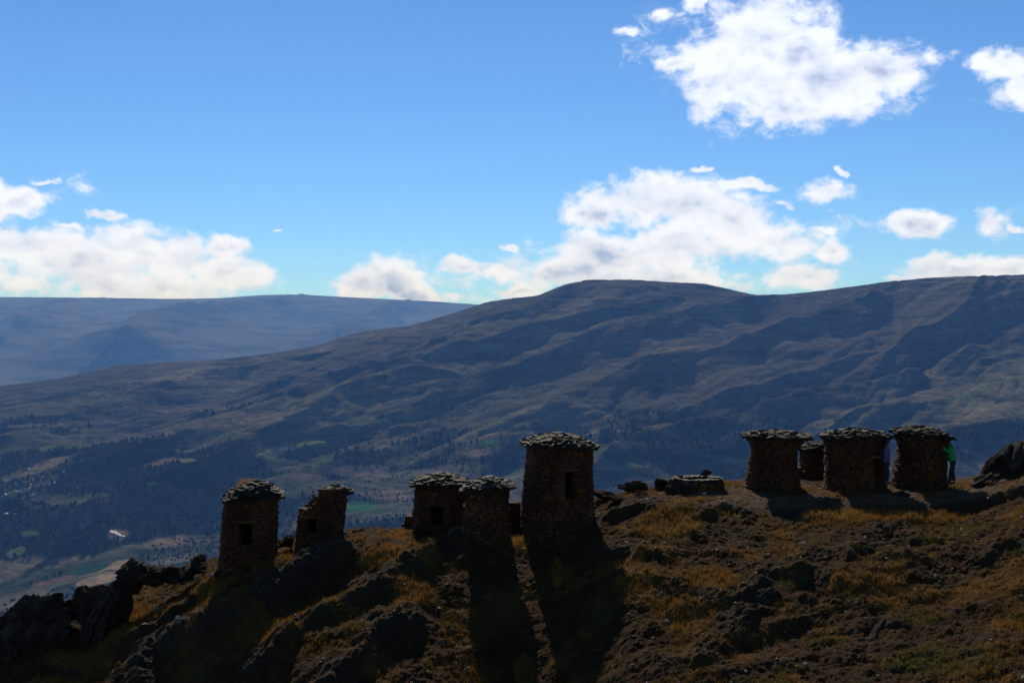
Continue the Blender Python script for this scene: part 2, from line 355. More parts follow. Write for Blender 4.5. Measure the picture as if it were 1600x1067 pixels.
_pp = np.arange(-300, 1901, 8.0); _yy = np.arange(44, 60, .12); _P2, _Y2 = np.meshgrid(_pp, _yy); _x2 = (_P2-800)/F*_Y2
_z2 = hill(_x2.ravel(), _Y2.ravel()).reshape(_x2.shape); _cur = np.percentile(_z2/_Y2, 99, axis=0); CORR = (_pp, blur(-(np.interp(_pp, *zip(*SKG))-HOR)/F-_cur, 4))
print('crest corr (m at 50)', (CORR[1][::20]*50).round(2))
def hz(x, y): return float(hill(x, y)[0])

um = np.linspace(-.375, .375, 900)
U = np.concatenate([np.linspace(-.9, -.38, 60), um, np.linspace(.38, .9, 60)])
R = np.concatenate([[.6, 1.5, 3, 5, 8, 12, 16, 20, 24, 28, 31], np.arange(33, 56, .045), np.linspace(56, 75, 20)])
Yg = np.repeat(R[:, None], len(U), 1); Xg = Yg*U[None, :]
Zg, mr, mg, mo, mp_ = hill(Xg.ravel(), Yg.ravel(), True); Zg = Zg.reshape(Xg.shape)
me = grid_mesh('ground', Xg, Yg, Zg); vcol(me, 'masks', np.stack([mr, mg, mo], -1))
pa = me.attributes.new('pale', 'FLOAT', 'POINT'); pa.data.foreach_set('value', mp_.astype(np.float32))
link('ground', me, M_ground, kind='structure')
ZC, RC = Zg, R                                # kept for quick look-ups below

# ------------------------------------------------------------------ valley and mountains
MC = {
 -500: [(2.5,1160),(3.2,1060),(4.2,900),(5.2,790),(6.2,720),(7.6,650)],
 0:   [(2.5,1050),(3.5,930),(4.3,815),(5.3,705),(6.5,640),(7.6,603)],
 200: [(2.5,1035),(3.3,925),(4.2,825),(5.1,725),(6.3,630),(7.6,574)],
 400: [(2.5,1020),(3.2,930),(4.0,835),(4.9,735),(5.9,645),(6.9,590),(7.6,558)],
 600: [(2.6,980),(3.4,880),(4.1,800),(5,710),(6,620),(7,555),(7.6,517)],
 800: [(2.8,950),(3.3,890),(4,800),(5,690),(6,598),(7,510),(7.6,467)],
 960: [(2.8,940),(3.3,880),(4,780),(5,675),(6,580),(7,485),(7.6,438)],
 1200: [(2.8,920),(3.3,850),(4,760),(5,660),(6,575),(7,500),(7.6,461)],
 1400: [(2.8,905),(3.3,830),(4,735),(5,635),(6,548),(7,470),(7.5,441)],
 1600: [(2.8,890),(3.3,815),(4,712),(5,612),(6,525),(7,455),(7.5,430)],
 2100: [(2.8,870),(3.3,790),(4,690),(5,590),(6,505),(7,440),(7.5,420)]}
SK1 = [(-500,650),(0,603),(100,590),(180,571),(250,567),(350,561),(430,551),(500,539),(548,522),(575,516),(640,509),(700,492),(760,472),(800,466),(840,462),(880,445),(920,437),(990,437),(1050,441),(1100,443),(1140,452),(1180,461),(1220,460),(1260,457),(1330,448),(1380,441),(1450,434),(1520,431),(1600,429),(1700,425),(2100,415)]
SK2 = [(-500,470),(0,464),(150,465),(260,467),(340,466),(410,461),(470,460),(520,463),(600,467),(680,471),(735,475),(900,490),(1200,500),(1600,500),(2100,500)]
_mc = np.array(sorted(MC))
_md = np.concatenate([[.06], np.linspace(.2, 2.4, 12), np.arange(2.5, 30.01, .1)])
_mt = []
for p_ in _mc:
    q = np.array(MC[p_]); zq = -(q[:, 1]-HOR)/F*q[:, 0]
    z1 = zq[-1]; tail = [(8.1, z1-.02), (8.8, z1-.16), (9.6, min(-.30, z1-.25)), (12.5, -.42), (15.5, -.50), (18, -.22), (21, .24), (24.5, .73), (26.5, .72), (30, .6)]
    dd = np.concatenate([[.06, .2, .5, 1.0, 1.8], q[:, 0], [t[0] for t in tail]]); zz = np.concatenate([[-.012-.016*(p_ < 700), -.09, -.2, -.33, -.47], zq, [t[1] for t in tail]])
    v = np.interp(_md, dd, zz); _mt.append(v)
_mt = np.array(_mt)
MU = np.concatenate([np.linspace(-.75, -.376, 70), np.linspace(-.374, .374, 940), np.linspace(.376, .75, 70)])
MR = np.concatenate([np.geomspace(.058, 2.3, 26)[:-1], np.linspace(2.3, 8.2, 520), np.linspace(8.3, 14.2, 16), np.linspace(14.3, 25.5, 150), np.linspace(25.8, 30, 6)])
pxu = 800+F*MU
tab = np.array([np.interp(MR, _md, row) for row in _mt])                    # columns x rows
base = np.array([np.interp(pxu, _mc, tab[:, j]) for j in range(len(MR))])
base = np.array([blur(r_, 40) for r_ in base]); 
for j in range(base.shape[1]): base[25:, j] = blur(base[25:, j], 9)
Y = np.repeat(MR[:, None], len(MU), 1); X = Y*MU[None, :]
ca, sa = .64, .77; A_ = X*ca+Y*sa; B_ = X*sa-Y*ca                         # along and across the spurs (km)
wA = fbm(A_*.5, B_*.8, 0, 3)*.55; wB = fbm(A_*.55+20, B_*.6, 0, 3)*.42
hgt = sst(base, -.56, -.30)*sst(Y, 2.6, 3.8)
sp = billow((B_+wB)*1.05+.3, (A_+wA)*.26, 1)*2-.9
sp2 = billow((B_+wB*.7)*2.4+4, (A_+wA)*.62, 2, .45)*2-.7
sp3 = billow(B_*5.5+wB*3, A_*2.0, 3, .5)*2-.7
main = .08*sp+.055*sp2+.028*sp3
crest = 1-sst(Y, 6.3, 7.6)*.55
Z = base+main*hgt*crest*np.where(Y < 9, 1, 0)
def bhit(px, py):
    j = int(np.argmin(np.abs(pxu-px))); e = HOR-F*base[:, j]/MR; k_ = np.where((MR > 2.3) & (MR < 8) & (e <= py))[0]; d = MR[k_[0]] if len(k_) else 7.4
    return ((px-800)/F*d, d)
SPURS = [ # crest lines seen in the photo, height, width of the gentle side, width of the steep side (km)
 ([(914,458),(857,484),(812,507),(756,532),(700,560),(640,582),(560,602),(480,618)], .075, .40, .17),
 ([(1060,476),(970,497),(900,520),(835,545),(760,572),(690,592)], .085, .40, .17),
 ([(1190,466),(1094,488),(1015,515),(925,548),(868,572),(800,596),(720,618),(665,636)], .085, .42, .18),
 ([(1397,456),(1363,490),(1318,507),(1206,546),(1127,578),(1050,602),(981,620),(936,634),(885,657),(852,683),(801,714)], .13, .48, .19),
 ([(640,600),(520,622),(480,642),(420,672),(350,702),(280,722),(220,738)], .10, .38, .16),
 ([(700,618),(600,636),(525,662),(470,692),(405,716),(350,742),(290,775)], .10, .36, .16),
 ([(640,680),(560,688),(470,700),(420,724),(340,760),(280,790)], .06, .30, .14),
 ([(1360,560),(1290,572),(1234,590),(1195,606),(1120,628),(1060,650),(1000,676),(940,712)], .10, .40, .17),
 ([(1420,600),(1285,622),(1223,650),(1172,664),(1094,684),(1015,706),(947,738)], .10, .34, .16),
 ([(1543,480),(1500,510),(1448,535),(1397,552),(1363,575)], .11, .40, .18),
 ([(1490,530),(1530,552),(1566,584),(1600,600)], .06, .25, .16),
 ([(1660,575),(1600,590),(1532,606),(1487,628),(1430,644),(1340,660)], .09, .36, .17),
 ([(1660,650),(1560,680),(1480,700),(1380,712)], .08, .3, .16),
 ([(430,575),(330,594),(270,614),(200,634),(120,657),(60,680),(0,700)], .075, .40, .17),
 ([(330,640),(260,660),(190,676),(120,700),(60,730)], .05, .3, .15),
 ([(860,640),(800,655),(740,676),(690,700),(640,722)], .07, .32, .15),
 ([(350,788),(270,812),(200,834),(120,862)], .045, .22, .11), ([(330,752),(260,776),(180,800),(100,830)], .05, .25, .12), ([(150,745),(80,772),(20,798)], .045, .25, .12), ([(600,700),(540,720),(480,745),(430,775)], .05, .25, .12), ([(720,690),(660,715),(600,740),(560,765)], .05, .25, .12),
 ([(760,600),(700,625),(650,650),(600,668)], .06, .32, .15)]
wX = X+.07*fbm(X*1.6, Y*1.6, 0, 4, .45); wY = Y+.09*fbm(X*1.6+30, Y*1.6, 0, 4, .45)
def spurs():
    h = np.zeros_like(X)
    for pts, Am, wb, wf in SPURS:
        Wp = np.array([bhit(*p) for p in pts]); lo_, hi_ = Wp[:, 1].min()-1.2, Wp[:, 1].max()+1.4; r0 = np.searchsorted(MR, lo_); r1 = np.searchsorted(MR, hi_)
        x_, y_ = wX[r0:r1], wY[r0:r1]; best = np.full(x_.shape, 1e9); sd_ = np.zeros_like(x_); end = np.zeros_like(x_)
        for k_ in range(len(Wp)-1):
            a, b = Wp[k_], Wp[k_+1]; L = np.hypot(*(b-a))+1e-9; u = (b-a)/L; t = (x_-a[0])*u[0]+(y_-a[1])*u[1]; tc_ = np.clip(t, 0, L)
            dx = x_-a[0]-u[0]*tc_; dy = y_-a[1]-u[1]*tc_; dist = np.hypot(dx, dy); s = -(dx*u[1]-dy*u[0]); up = dist < best
            best = np.where(up, dist, best); sd_ = np.where(up, np.sign(s)*dist, sd_); end = np.where(up, np.where(k_ == 0, np.maximum(-t, 0), 0)+np.where(k_ == len(Wp)-2, np.maximum(t-L, 0), 0), end)
        f = np.where(sd_ > 0, np.exp(-np.abs(sd_)/wf*1.05), np.exp(-np.abs(sd_)/wb))*np.exp(-(end/.35)**2)
        h[r0:r1] = np.maximum(h[r0:r1], Am*f)
    return h
Z = Z+spurs()*1.08
fr = sst(Y, 14, 16.5)
fx_, fy_ = X+.35*fbm(X*.5, Y*.5, 0, 3), Y+.35*fbm(X*.5+9, Y*.5, 0, 3)
f1 = billow(fx_*.42+fy_*.16+2, fy_*.16-.1*fx_, 4, .5)*2-.7; Z = Z+fr*f1*.15*(1-.6*sst(Y, 22.5, 25))
for A0, q0, q1, wb, wf in ((.55, ((480-800)/F*24, 24.0), ((185-800)/F*16.5, 16.5), 1.5, .75), (.38, ((620-800)/F*24, 24.0), ((520-800)/F*18, 18.0), 1.0, .6), (.40, ((150-800)/F*24, 24.0), ((20-800)/F*19, 19.0), 1.2, .7)):
    a, b = np.array(q0), np.array(q1); L = np.hypot(*(b-a)); u = (b-a)/L; t = (fx_-a[0])*u[0]+(fy_-a[1])*u[1]; tc_ = np.clip(t, 0, L); dx = fx_-a[0]-u[0]*tc_; dy = fy_-a[1]-u[1]*tc_; s = -(dx*u[1]-dy*u[0]); ds_ = np.hypot(dx, dy)
    Z = Z+A0*fr*np.where(s > 0, np.exp(-ds_/wf), np.exp(-ds_/wb))
# small benches and terraces that follow the contours
Z = Z+.0003*np.sin(Z*2*np.pi/.024+3*fbm(X*2, Y*2, 0, 2))*sst(Y, 2.4, 3)*(Y < 8.5)
Z = Z+fbm(X*9, Y*9, 0, 3)*.005*sst(Y, 2, 3)
def fit(Z, lo, hi, sk, w_):
    sel = (MR >= lo) & (MR <= hi); cur = (Z[sel]/Y[sel]).max(0); tgt = -(np.interp(pxu, *zip(*sk))-HOR)/F
    return Z+blur(tgt-cur, 6)[None, :]*Y*w_
Z = fit(Z, 5.5, 9, SK1, sst(Y, 4.0, 7.0)*(1-sst(Y, 8.5, 10)))
Z = fit(Z, 17, 30, SK2, sst(Y, 16, 22))
Zm = Z.copy()
# land cover: real colours of grass, scrub, woods and fields
gx, gy = np.gradient(Z, axis=1), np.gradient(Z, axis=0)
v1 = fbm(X*1.3, Y*1.3, 0, 4); v2 = fbm(X*6, Y*6, Z*40, 4, .6); st = fbm(X*3.5, Y*3.5, Z*95, 3, .65); gul = sst(-(sp2+sp3*.5), -.15, .75)
col = np.zeros(Z.shape+(3,))
dry = np.array([.145, .118, .076]); dry2 = np.array([.235, .195, .125]); scrub = np.array([.030, .040, .020]); grn = np.array([.095, .115, .042])
mixc = lambda a, b, t: a*(1-t[..., None])+b*t[..., None]
col = mixc(col+dry, dry2, sst(v1+v2*.8, -.25, .6)); 
col = mixc(col, scrub, np.clip(sst(st, .05, .4)*.75, 0, 1)); col = mixc(col, scrub, gul*.55)
low = 1-sst(Z+.05*v1, -.42, -.12)
col = mixc(col, grn, low*sst(v2, -.15, .35)*.6)
wood = np.clip(sst(fbm(X*1.9+5, Y*2.6, 0, 4, .6)+.25*low-.06, .10, .34)*low, 0, 1)
px_ = pxu[None, :]+0*Z; py_ = HOR-F*Z/Y
def ell(cx, cy, rx, ry, ang=0.0):
    a = math.radians(ang); dx = px_-cx; dy = -(py_-cy); p = dx*math.cos(a)+dy*math.sin(a); q = -dx*math.sin(a)+dy*math.cos(a)
    return (p/rx)**2+(q/ry)**2
wz = np.maximum(1-ell(190, 818, 250, 42, 10), 1-ell(150, 742, 90, 26, 15)); wood = np.maximum(wood, sst(wz+.5*v2, .0, .35)*(Y < 8))
wood = wood*(1-sst(-ell(185, 835, 22, 9, 0)+1, 0, .3)); wood = wood*(1-sst(-ell(110, 925, 240, 34, 14)+1+.6*v2, .1, .5))
col = mixc(col, np.array([.014, .024, .013]), wood*.92)
# patchwork of small fields low on the slopes
cell = np.floor((X*.8+Y*.35+.05*v2)*11).astype(int)*7+np.floor((Z+.004*v2)*52).astype(int)*131
rnd = _P[cell & 4095]/(1 << 30); rnd2 = _P[(cell+977) & 4095]/(1 << 30)
fm = low*(rnd > .55)*(1-wood)*sst(v1+.2, 0, .3)*(Y < 8)
fc = np.where((rnd2 < .6)[..., None], np.array([.26, .185, .115]), np.array([.10, .135, .045]))
col = mixc(col, fc, fm*.75)
tan_, pk, gr_, gr2, dkg = (.42, .28, .15), (.24, .15, .095), (.22, .27, .07), (.06, .18, .05), (.035, .09, .045)
FIELDS = [(160,903,42,8,14,tan_),(190,882,22,7,12,tan_),(150,893,30,3,16,(.38,.27,.16)),(140,889,32,8,16,dkg),(85,908,40,5,14,pk),(30,935,60,8,12,(.20,.16,.11)),(15,950,22,5,5,pk),(60,920,90,4,14,(.13,.12,.07)),
 (275,874,40,5,8,(.2,.16,.11)),(480,692,30,3.5,4,gr_),(425,702,28,3,24,(.24,.24,.10)),(250,722,26,5,14,pk),(285,719,20,3,2,(.22,.20,.11)),(764,692,16,4.5,3,gr2),(562,790,26,8,0,gr2),
 (690,736,42,9,8,(.24,.17,.12)),(745,708,22,6,6,(.26,.18,.13)),(620,742,50,5,8,(.20,.18,.10)),(680,748,60,4,10,(.19,.17,.09)),(800,738,45,6,12,(.13,.15,.06)),(560,735,50,9,3,(.17,.13,.10)),(470,745,30,6,8,(.16,.12,.09)),
 (60,730,50,7,18,(.30,.21,.13)),(35,740,40,6,15,(.22,.19,.10)),(75,700,14,5,8,grn*1.3),(30,770,26,6,6,(.09,.13,.05)),(25,863,16,6,24,(.14,.17,.07)),(45,833,20,4,0,(.12,.16,.06)),(240,757,12,3,0,gr2),
 (1560,600,50,4,16,(.17,.17,.09)),(1510,618,40,3,14,(.12,.15,.06)),(300,640,60,4,3,(.20,.15,.10)),(640,655,40,4,20,(.15,.16,.07)),(1150,720,50,6,-8,(.08,.10,.05)),(340,664,30,3,2,(.22,.15,.10)),
 (150,660,60,4,2,(.24,.18,.12)),(160,625,50,3,3,(.16,.17,.09)),(60,665,50,3,2,(.2,.16,.11))]
_e = sst(1-ell(140, 930, 330, 60, 12), 0, .3)*(Y < 6); col = mixc(col, np.array([.050, .062, .030])*(1+.5*v2[..., None]), _e*.85)
for cx, cy, rx, ry, an, c_ in FIELDS: col = mixc(col, np.array(c_), sst(1.12-ell(cx, cy, rx, ry, an)+.25*v2, 0, .16)*(Y < 8.3)*.9)
for cx, cy, rx, ry, an, c_ in FIELDS: wood = wood*(1-sst(1.3-ell(cx, cy, rx, ry, an), 0, .2))
far = (Y > 11)[..., None]; fcol = mixc(col*0+np.array([.19, .165, .12]), scrub*1.5, sst(fbm(X*1.6, Y*1.6, Z*20, 4), -.1, .4)*.7)
col = np.where(far, fcol, col)
me = grid_mesh('mountains', X*1000, Y*1000, Z*1000); vcol(me, 'cover', np.clip(col, 0, 1))
link('mountains', me, M_mount, kind='structure')
def mz(px, d):                               # terrain height (m) at bearing px, distance d (km)
    j = int(np.argmin(np.abs(pxu-px))); return float(np.interp(d, MR, Zm[:, j]))*1000
def mhit(px, py):
    j = int(np.argmin(np.abs(pxu-px))); e = HOR-F*Zm[:, j]/MR; k_ = np.where((MR > 2.3) & (MR < 8) & (e <= py))[0]
    d = MR[k_[0]] if len(k_) else 5.0; return Vector(((px-800)/F*d*1000, d*1000, mz(px, d)))

# ------------------------------------------------------------------ haze
def haze():
    bm = bmesh.new(); bmesh.ops.create_cube(bm, size=1.0)
    top, bot = max(Z.max()*1000, 0)+60, min(Z.min()*1000, -20)-1.0
    for v in bm.verts: v.co = Vector((v.co.x*47000, (v.co.y+.5)*31000-400, bot+(v.co.z+.5)*(top-bot)))
    me = bpy.data.meshes.new('haze'); bm.to_mesh(me); bm.free()
    m = bpy.data.materials.new('haze_air'); m.use_nodes = True; t = NT(m.node_tree); t.n.clear()
    pv = t.new('ShaderNodeVolumePrincipled'); pv.inputs['Color'].default_value = (.17, .41, 1.0, 1); pv.inputs['Density'].default_value = 3.8e-5
    pv.inputs['Absorption Color'].default_value = (1, 1, 1, 1); pv.inputs['Anisotropy'].default_value = .1
    o = t.new('ShaderNodeOutputMaterial'); t.l.new(pv.outputs[0], o.inputs['Volume'])
    m.cycles.homogeneous_volume = True if hasattr(m.cycles, 'homogeneous_volume') else None
    link('haze', me, m, kind='stuff')
haze()

# ------------------------------------------------------------------ stone pieces shared by all masonry
def stone_mesh(seed, name='wall_stone'):
    r = random.Random(seed); bm = bmesh.new(); bmesh.ops.create_cube(bm, size=1.0)
    bmesh.ops.subdivide_edges(bm, edges=bm.edges[:], cuts=1, use_grid_fill=True)
    for v in bm.verts:
        c = v.co*2; n = (abs(c.x)**5+abs(c.y)**5+abs(c.z)**5)**(1/5); v.co = c/n*.5
        v.co += Vector((r.uniform(-.07, .07), r.uniform(-.09, .09), r.uniform(-.07, .07)))
    me = bpy.data.meshes.new(name); bm.to_mesh(me); bm.free(); me.materials.append(M_wall); return me
STONES = [stone_mesh(i) for i in range(14)]
def slab_mesh(seed):
    r = random.Random(seed+90); bm = bmesh.new(); n = r.choice((6, 7, 8)); ph = r.uniform(0, 1)
    lo, up = [], []
    for i in range(n):
        a = 2*math.pi*(i+ph+r.uniform(-.2, .2))/n; q = r.uniform(.40, .56)
        x, y = q*math.cos(a), q*math.sin(a); dz = r.uniform(-.12, .12)
        lo.append(bm.verts.new((x*r.uniform(.9, 1), y*r.uniform(.9, 1), -.5+dz))); up.append(bm.verts.new((x*.97, y*.97, .5+dz)))
    bm.faces.new(up); bm.faces.new(lo[::-1])
    for i in range(n): bm.faces.new((lo[i], lo[(i+1) % n], up[(i+1) % n], up[i]))
    me = bpy.data.meshes.new('roof_slab'); bm.to_mesh(me); bm.free(); me.materials.append(M_slab); return me
SLABS = [slab_mesh(i) for i in range(12)]

def bake(name, items, parent, material):     # many transformed pieces joined into one mesh
    V, Fc, n0 = [], [], 0
    for me, M in items:
        for v in me.vertices: V.append(M @ v.co)
        for p in me.polygons: Fc.append([n0+i for i in p.vertices])
        n0 += len(me.vertices)
    me = bpy.data.meshes.new(name); me.from_pydata(V, [], Fc); me.update(); return link(name, me, material, parent, kind='stuff')

def tower(name, label, cat, cx, base_py, d, prof, eave_py=None, roof=None, opening=None, rot=0.0, n=2.6, depth=1.0, top=None, seed=0,
          group='round and square stone burial towers on the ridge', sink=.55, course=.088, stone=.29, cap=300, grass=False):
    """prof: [(py, left px, right px)] from top to bottom; roof: (left px, right px, eave left py, eave right py, top px, top py)"""
    r = random.Random(seed+5); s = d/F; x0 = (cx-800)*s; zb = -(base_py-HOR)*s
    root = bpy.data.objects.new(name, None); C.objects.link(root); root.location = (x0, d, zb)
    root['label'] = label; root['category'] = cat; root['group'] = group
    pr = sorted([((base_py-p[0])*s, (p[1]-cx)*s, (p[2]-cx)*s) for p in prof])
    H = pr[-1][0]; hs = [p[0] for p in pr]
    def wc(z):
        l = float(np.interp(z, hs, [p[1] for p in pr])); q = float(np.interp(z, hs, [p[2] for p in pr]))
        if z < hs[0]: e_ = (hs[0]-z)*.06; l -= e_; q += e_
        return (q-l)/2, (q+l)/2
    w0 = wc(H/2)[0]
    ext = (abs(math.cos(rot))**(n/(n-1))+abs(math.sin(rot))**(n/(n-1)))**((n-1)/n)   # half-width of the turned superellipse
    def pt(th, z, off=0.0):
        w_, c_ = wc(z); w_ = w_/ext
        cc, ss = math.cos(th), math.sin(th); q = (abs(cc)**n+abs(ss)**n)**(-1/n)
        a, b = cc*q*(w_-off), ss*q*(w_*depth-off)
        return Vector((c_+a*math.cos(rot)-b*math.sin(rot), a*math.sin(rot)+b*math.cos(rot), z))
    topf = top or (lambda x, y: H)
    if opening: ox0, ox1, oy0, oy1 = (opening[0]-cx)*s, (opening[1]-cx)*s, (base_py-opening[3])*s, (base_py-opening[2])*s
    def hole(p, pad=0.0): return bool(opening) and p.y < 0 and ox0-pad < p.x < ox1+pad and oy0-pad < p.z < oy1+pad
    # courses of stones
    items = []; z = -sink; k_ = 0; ths = np.linspace(0, 2*math.pi, 241)
    while z < H-.02:
        h = course*r.uniform(.75, 1.3); h = min(h, H-z) if H-z > .05 else h; zc = z+h/2
        ring = [pt(t, zc, .07) for t in ths]; seg = [0.0]
        for i in range(240): seg.append(seg[-1]+(ring[i+1]-ring[i]).length)
        L = seg[-1]; a = r.uniform(0, .3)
        start = a
        while a < L+start-.12:
            wd = min(stone*r.uniform(.5, 1.45), L+start-a); m = (a+wd/2) % L; th = float(np.interp(m, seg, ths))
            p = pt(th, zc, .07); q = pt(th+.02, zc, .07); tg = q-p; ang = math.atan2(tg.y, tg.x)
            if zc+h*.3 < topf(p.x, p.y) and not hole(p, .06):
                prot = r.uniform(-.022, .03)*(1.6 if top else 1)
                nrm = Vector((math.sin(ang), -math.cos(ang), 0))
                M = Matrix.Translation(p+nrm*prot) @ Matrix.Rotation(ang+r.uniform(-.05, .05), 4, 'Z') @ Matrix.Rotation(r.uniform(-.04, .04), 4, 'Y') @ Matrix.Diagonal((wd*.985, .19*r.uniform(.9, 1.15), h*r.uniform(.92, 1.04), 1))
                front = p.y < .05 and zc > -.15
                items.append((front, r.random(), r.choice(STONES), M))
            a += wd
        z += h
    items.sort(key=lambda t: (not t[0], t[1])); 
    for _, _, m_, M in items[:cap]:
        o = bpy.data.objects.new('wall_stone', m_); C.objects.link(o); o.parent = root; o.matrix_local = M
    if len(items) > cap: bake('wall_stones', [(m_, M) for _, _, m_, M in items[cap:]], root, M_wall)
    # mud core: outer and inner skin, jambs where it is pierced or broken
    nt, zs = 72, list(np.arange(-sink, H-.03, .09))+[H]; th = [2*math.pi*i/nt for i in range(nt)]
    V = []; 
    for off in (.075, .46 if w0 > .75 else .34):
        for zz in zs:
            for t in th: V.append(pt(t, zz, off))
    N1 = nt*len(zs); keep = {}
    for j in range(len(zs)-1):
        for i in range(nt):
            p = pt(th[i]+math.pi/nt, (zs[j]+zs[j+1])/2, .1); keep[i, j] = (zs[j]+zs[j+1])/2 < topf(p.x, p.y)-.02 and not hole(p)
    Fc = []; idx = lambda i, j: j*nt+(i % nt)
    for (i, j), kp in keep.items():
        if not kp: continue
        a, b, c, e = idx(i, j), idx(i+1, j), idx(i+1, j+1), idx(i, j+1)
        Fc += [(a, b, c, e), (N1+e, N1+c, N1+b, N1+a)]
        for (di, dj, p, q) in ((1, 0, b, c), (-1, 0, e, a), (0, 1, c, e), (0, -1, a, b)):
            o_ = ((i+di) % nt, j+dj)
            if not keep.get(o_, dj == -1 and j == 0): Fc.append((q, p, N1+p, N1+q))
    me = bpy.data.meshes.new('mud_core'); me.from_pydata(V, [], Fc); me.update(); link('mud_core', me, M_mud, root)
    if opening:
        q = pt(-math.pi/2, oy1, .1); zc = oy1+.05; yy = min(pt(t, oy1, .07).y for t in ths)
        o = link('lintel', STONES[3], None, root); o.location = ((ox0+ox1)/2, yy+.03, zc); o.scale = (ox1-ox0+.34, .22, .12)
    # slab roof
    if roof:
        rl, rr, yl, yr, tx, ty = roof; zl, zr = (base_py-yl)*s, (base_py-yr)*s; wr = (rr-rl)/2*s; cr = ((rr+rl)/2-cx)*s
        zt = (base_py-ty)*s; txx = (tx-cx)*s; grow = (wr/ext)/(wc(H)[0]/ext)
        def rp(th_, f):                       # f: 1 at the eave, 0 at the crown
            cc, ss = math.cos(th_), math.sin(th_); q = (abs(cc)**n+abs(ss)**n)**(-1/n)
            a, b = cc*q*wr/ext*f, ss*q*wr/ext*depth*f
            x = a*math.cos(rot)-b*math.sin(rot); y = a*math.sin(rot)+b*math.cos(rot)
            ez = zl+(zr-zl)*(x/wr+1)/2; top_ = zt-(zl+zr)/2-.06
            return Vector((cr*f+(cr*.4+txx*.6)*(1-f)+x, y, ez+top_*(1-f**1.7)))
        V = []; Fc = []; fs = [1.0, .97, .85, .7, .5, .25, 0.0]; nn = 40
        for q_, f in enumerate(fs):
            for i in range(nn): V.append(rp(2*math.pi*i/nn, min(f, .93))+Vector((0, 0, -.06 if q_ else -.16)))
        for j in range(len(fs)-1):
            for i in range(nn): Fc.append((j*nn+i, j*nn+(i+1) % nn, (j+1)*nn+(i+1) % nn, (j+1)*nn+i))
        Fc.append(tuple(range(nn))[::-1])
        me = bpy.data.meshes.new('roof_fill'); me.from_pydata(V, [], Fc); me.update(); link('roof_fill', me, M_mud, root)
        cnt = 0
        for li, (f, dz) in enumerate([(.93, -.13), (.965, -.085), (.95, -.03), (.86, -.02), (.75, -.01), (.63, -.01), (.51, .0), (.39, .0), (.27, .0), (.14, .0), (.02, .01)]):
            per = 2*math.pi*wr*f*(1.05); m = max(3, int(per/(.22 if li < 3 else .21))); ph = r.uniform(0, 1)
            for i in range(m):
                if li == 0 and i % 2: continue
                t = 2*math.pi*(i+ph+r.uniform(-.22, .22))/m; p = rp(t, f*r.uniform(.95, 1.035)); e_ = rp(t, f+.1)-rp(t, max(f-.1, 0)); ang = math.atan2(e_.y, e_.x)
                pit = -math.atan2(e_.z, math.hypot(e_.x, e_.y))*.75+r.uniform(-.30, .16); sz = r.uniform(.17, .37)
                M = Matrix.Translation(p+Vector((0, 0, dz+r.uniform(-.012, .025)))) @ Matrix.Rotation(ang, 4, 'Z') @ Matrix.Rotation(pit, 4, 'Y') @ Matrix.Rotation(r.uniform(-.22, .22), 4, 'X') @ Matrix.Rotation(r.uniform(-.5, .5), 4, 'Z') @ Matrix.Diagonal((sz, sz*r.uniform(.8, 1.4), r.uniform(.035, .075), 1))
                o = bpy.data.objects.new('roof_slab', r.choice(SLABS)); C.objects.link(o); o.parent = root; o.matrix_local = M; cnt += 1
    return root

# ------------------------------------------------------------------ the towers (px outlines from the photo)
R_ = math.radians
tower('stone_tower', 'square stone tower with grassy peaked slab roof and arched doorway, leftmost on the ridge', 'stone tower', 390, 858, 50,
      [(774,349,438),(800,346,437),(830,343,436),(860,341,436),(880,338,438)], roof=(346,446,776,770,398,749), opening=(380,401,812,844), rot=R_(14), n=6, depth=.95, seed=1, cap=290, sink=.8)
def topB(x, y):
    s = 50.5/F; v = np.interp(x/s+503, [455,466,470,484,486,496,501,504], [836,806,794,783,779,774,769,758])
    if y < -.15 and x/s+503 < 497: v = np.interp(x/s+503, [466,480,497], [812,796,781])
    return (838-v)*s
tower('ruined_tower', 'half collapsed stone tower, left side broken down in steps, remnant of roof', 'stone tower', 503, 838, 50.5,
      [(762,470,541),(775,468,541),(800,466,540),(820,464,538),(838,462,537)], roof=(505,549,766,766,522,757), opening=(480,499,806,829), rot=R_(10), n=4, depth=.9, top=topB, seed=2, cap=290, sink=.7)
tower('stone_tower', 'squat stone tower with square black window, tucked behind the low pale roofed one', 'stone tower', 686, 838, 51.5,
      [(752,650,727),(770,648,728),(800,645,729),(838,646,730)], roof=(641,737,752,752,690,738), opening=(674,694,786,815), rot=R_(8), n=3.4, seed=3, cap=290, sink=.9, course=.10, stone=.3)
tower('stone_tower', 'low stone tower with no opening, its pale roof overlapping the tower behind it', 'stone tower', 761, 832, 49.2,
      [(760,729,795),(780,727,794),(800,725,795),(832,723,797)], roof=(722,802,760,757,765,744), rot=R_(6), n=3, seed=4, cap=290, sink=.9)
tower('stone_tower', 'tallest stone tower on the ridge with a narrow upright black window', 'stone tower', 873, 802, 49.8,
      [(693,823,925),(712,823,925),(740,820,925),(770,817,926),(802,815,927)], roof=(814,932,690,694,878,675), opening=(881,898,732,772), rot=R_(12), n=4, seed=5, cap=300, sink=.8, course=.10, stone=.34)
tower('stone_tower', 'round waisted stone tower with wide overhanging slab cap, leftmost of the right hand group', 'stone tower', 1211, 762, 53,
      [(681,1166,1261),(686,1168,1258),(693,1173,1251),(700,1175,1245),(722,1171,1244),(745,1167,1247),(762,1166,1250)], roof=(1163,1266,679,681,1212,671), n=2.2, seed=6, cap=300, course=.075, stone=.27)
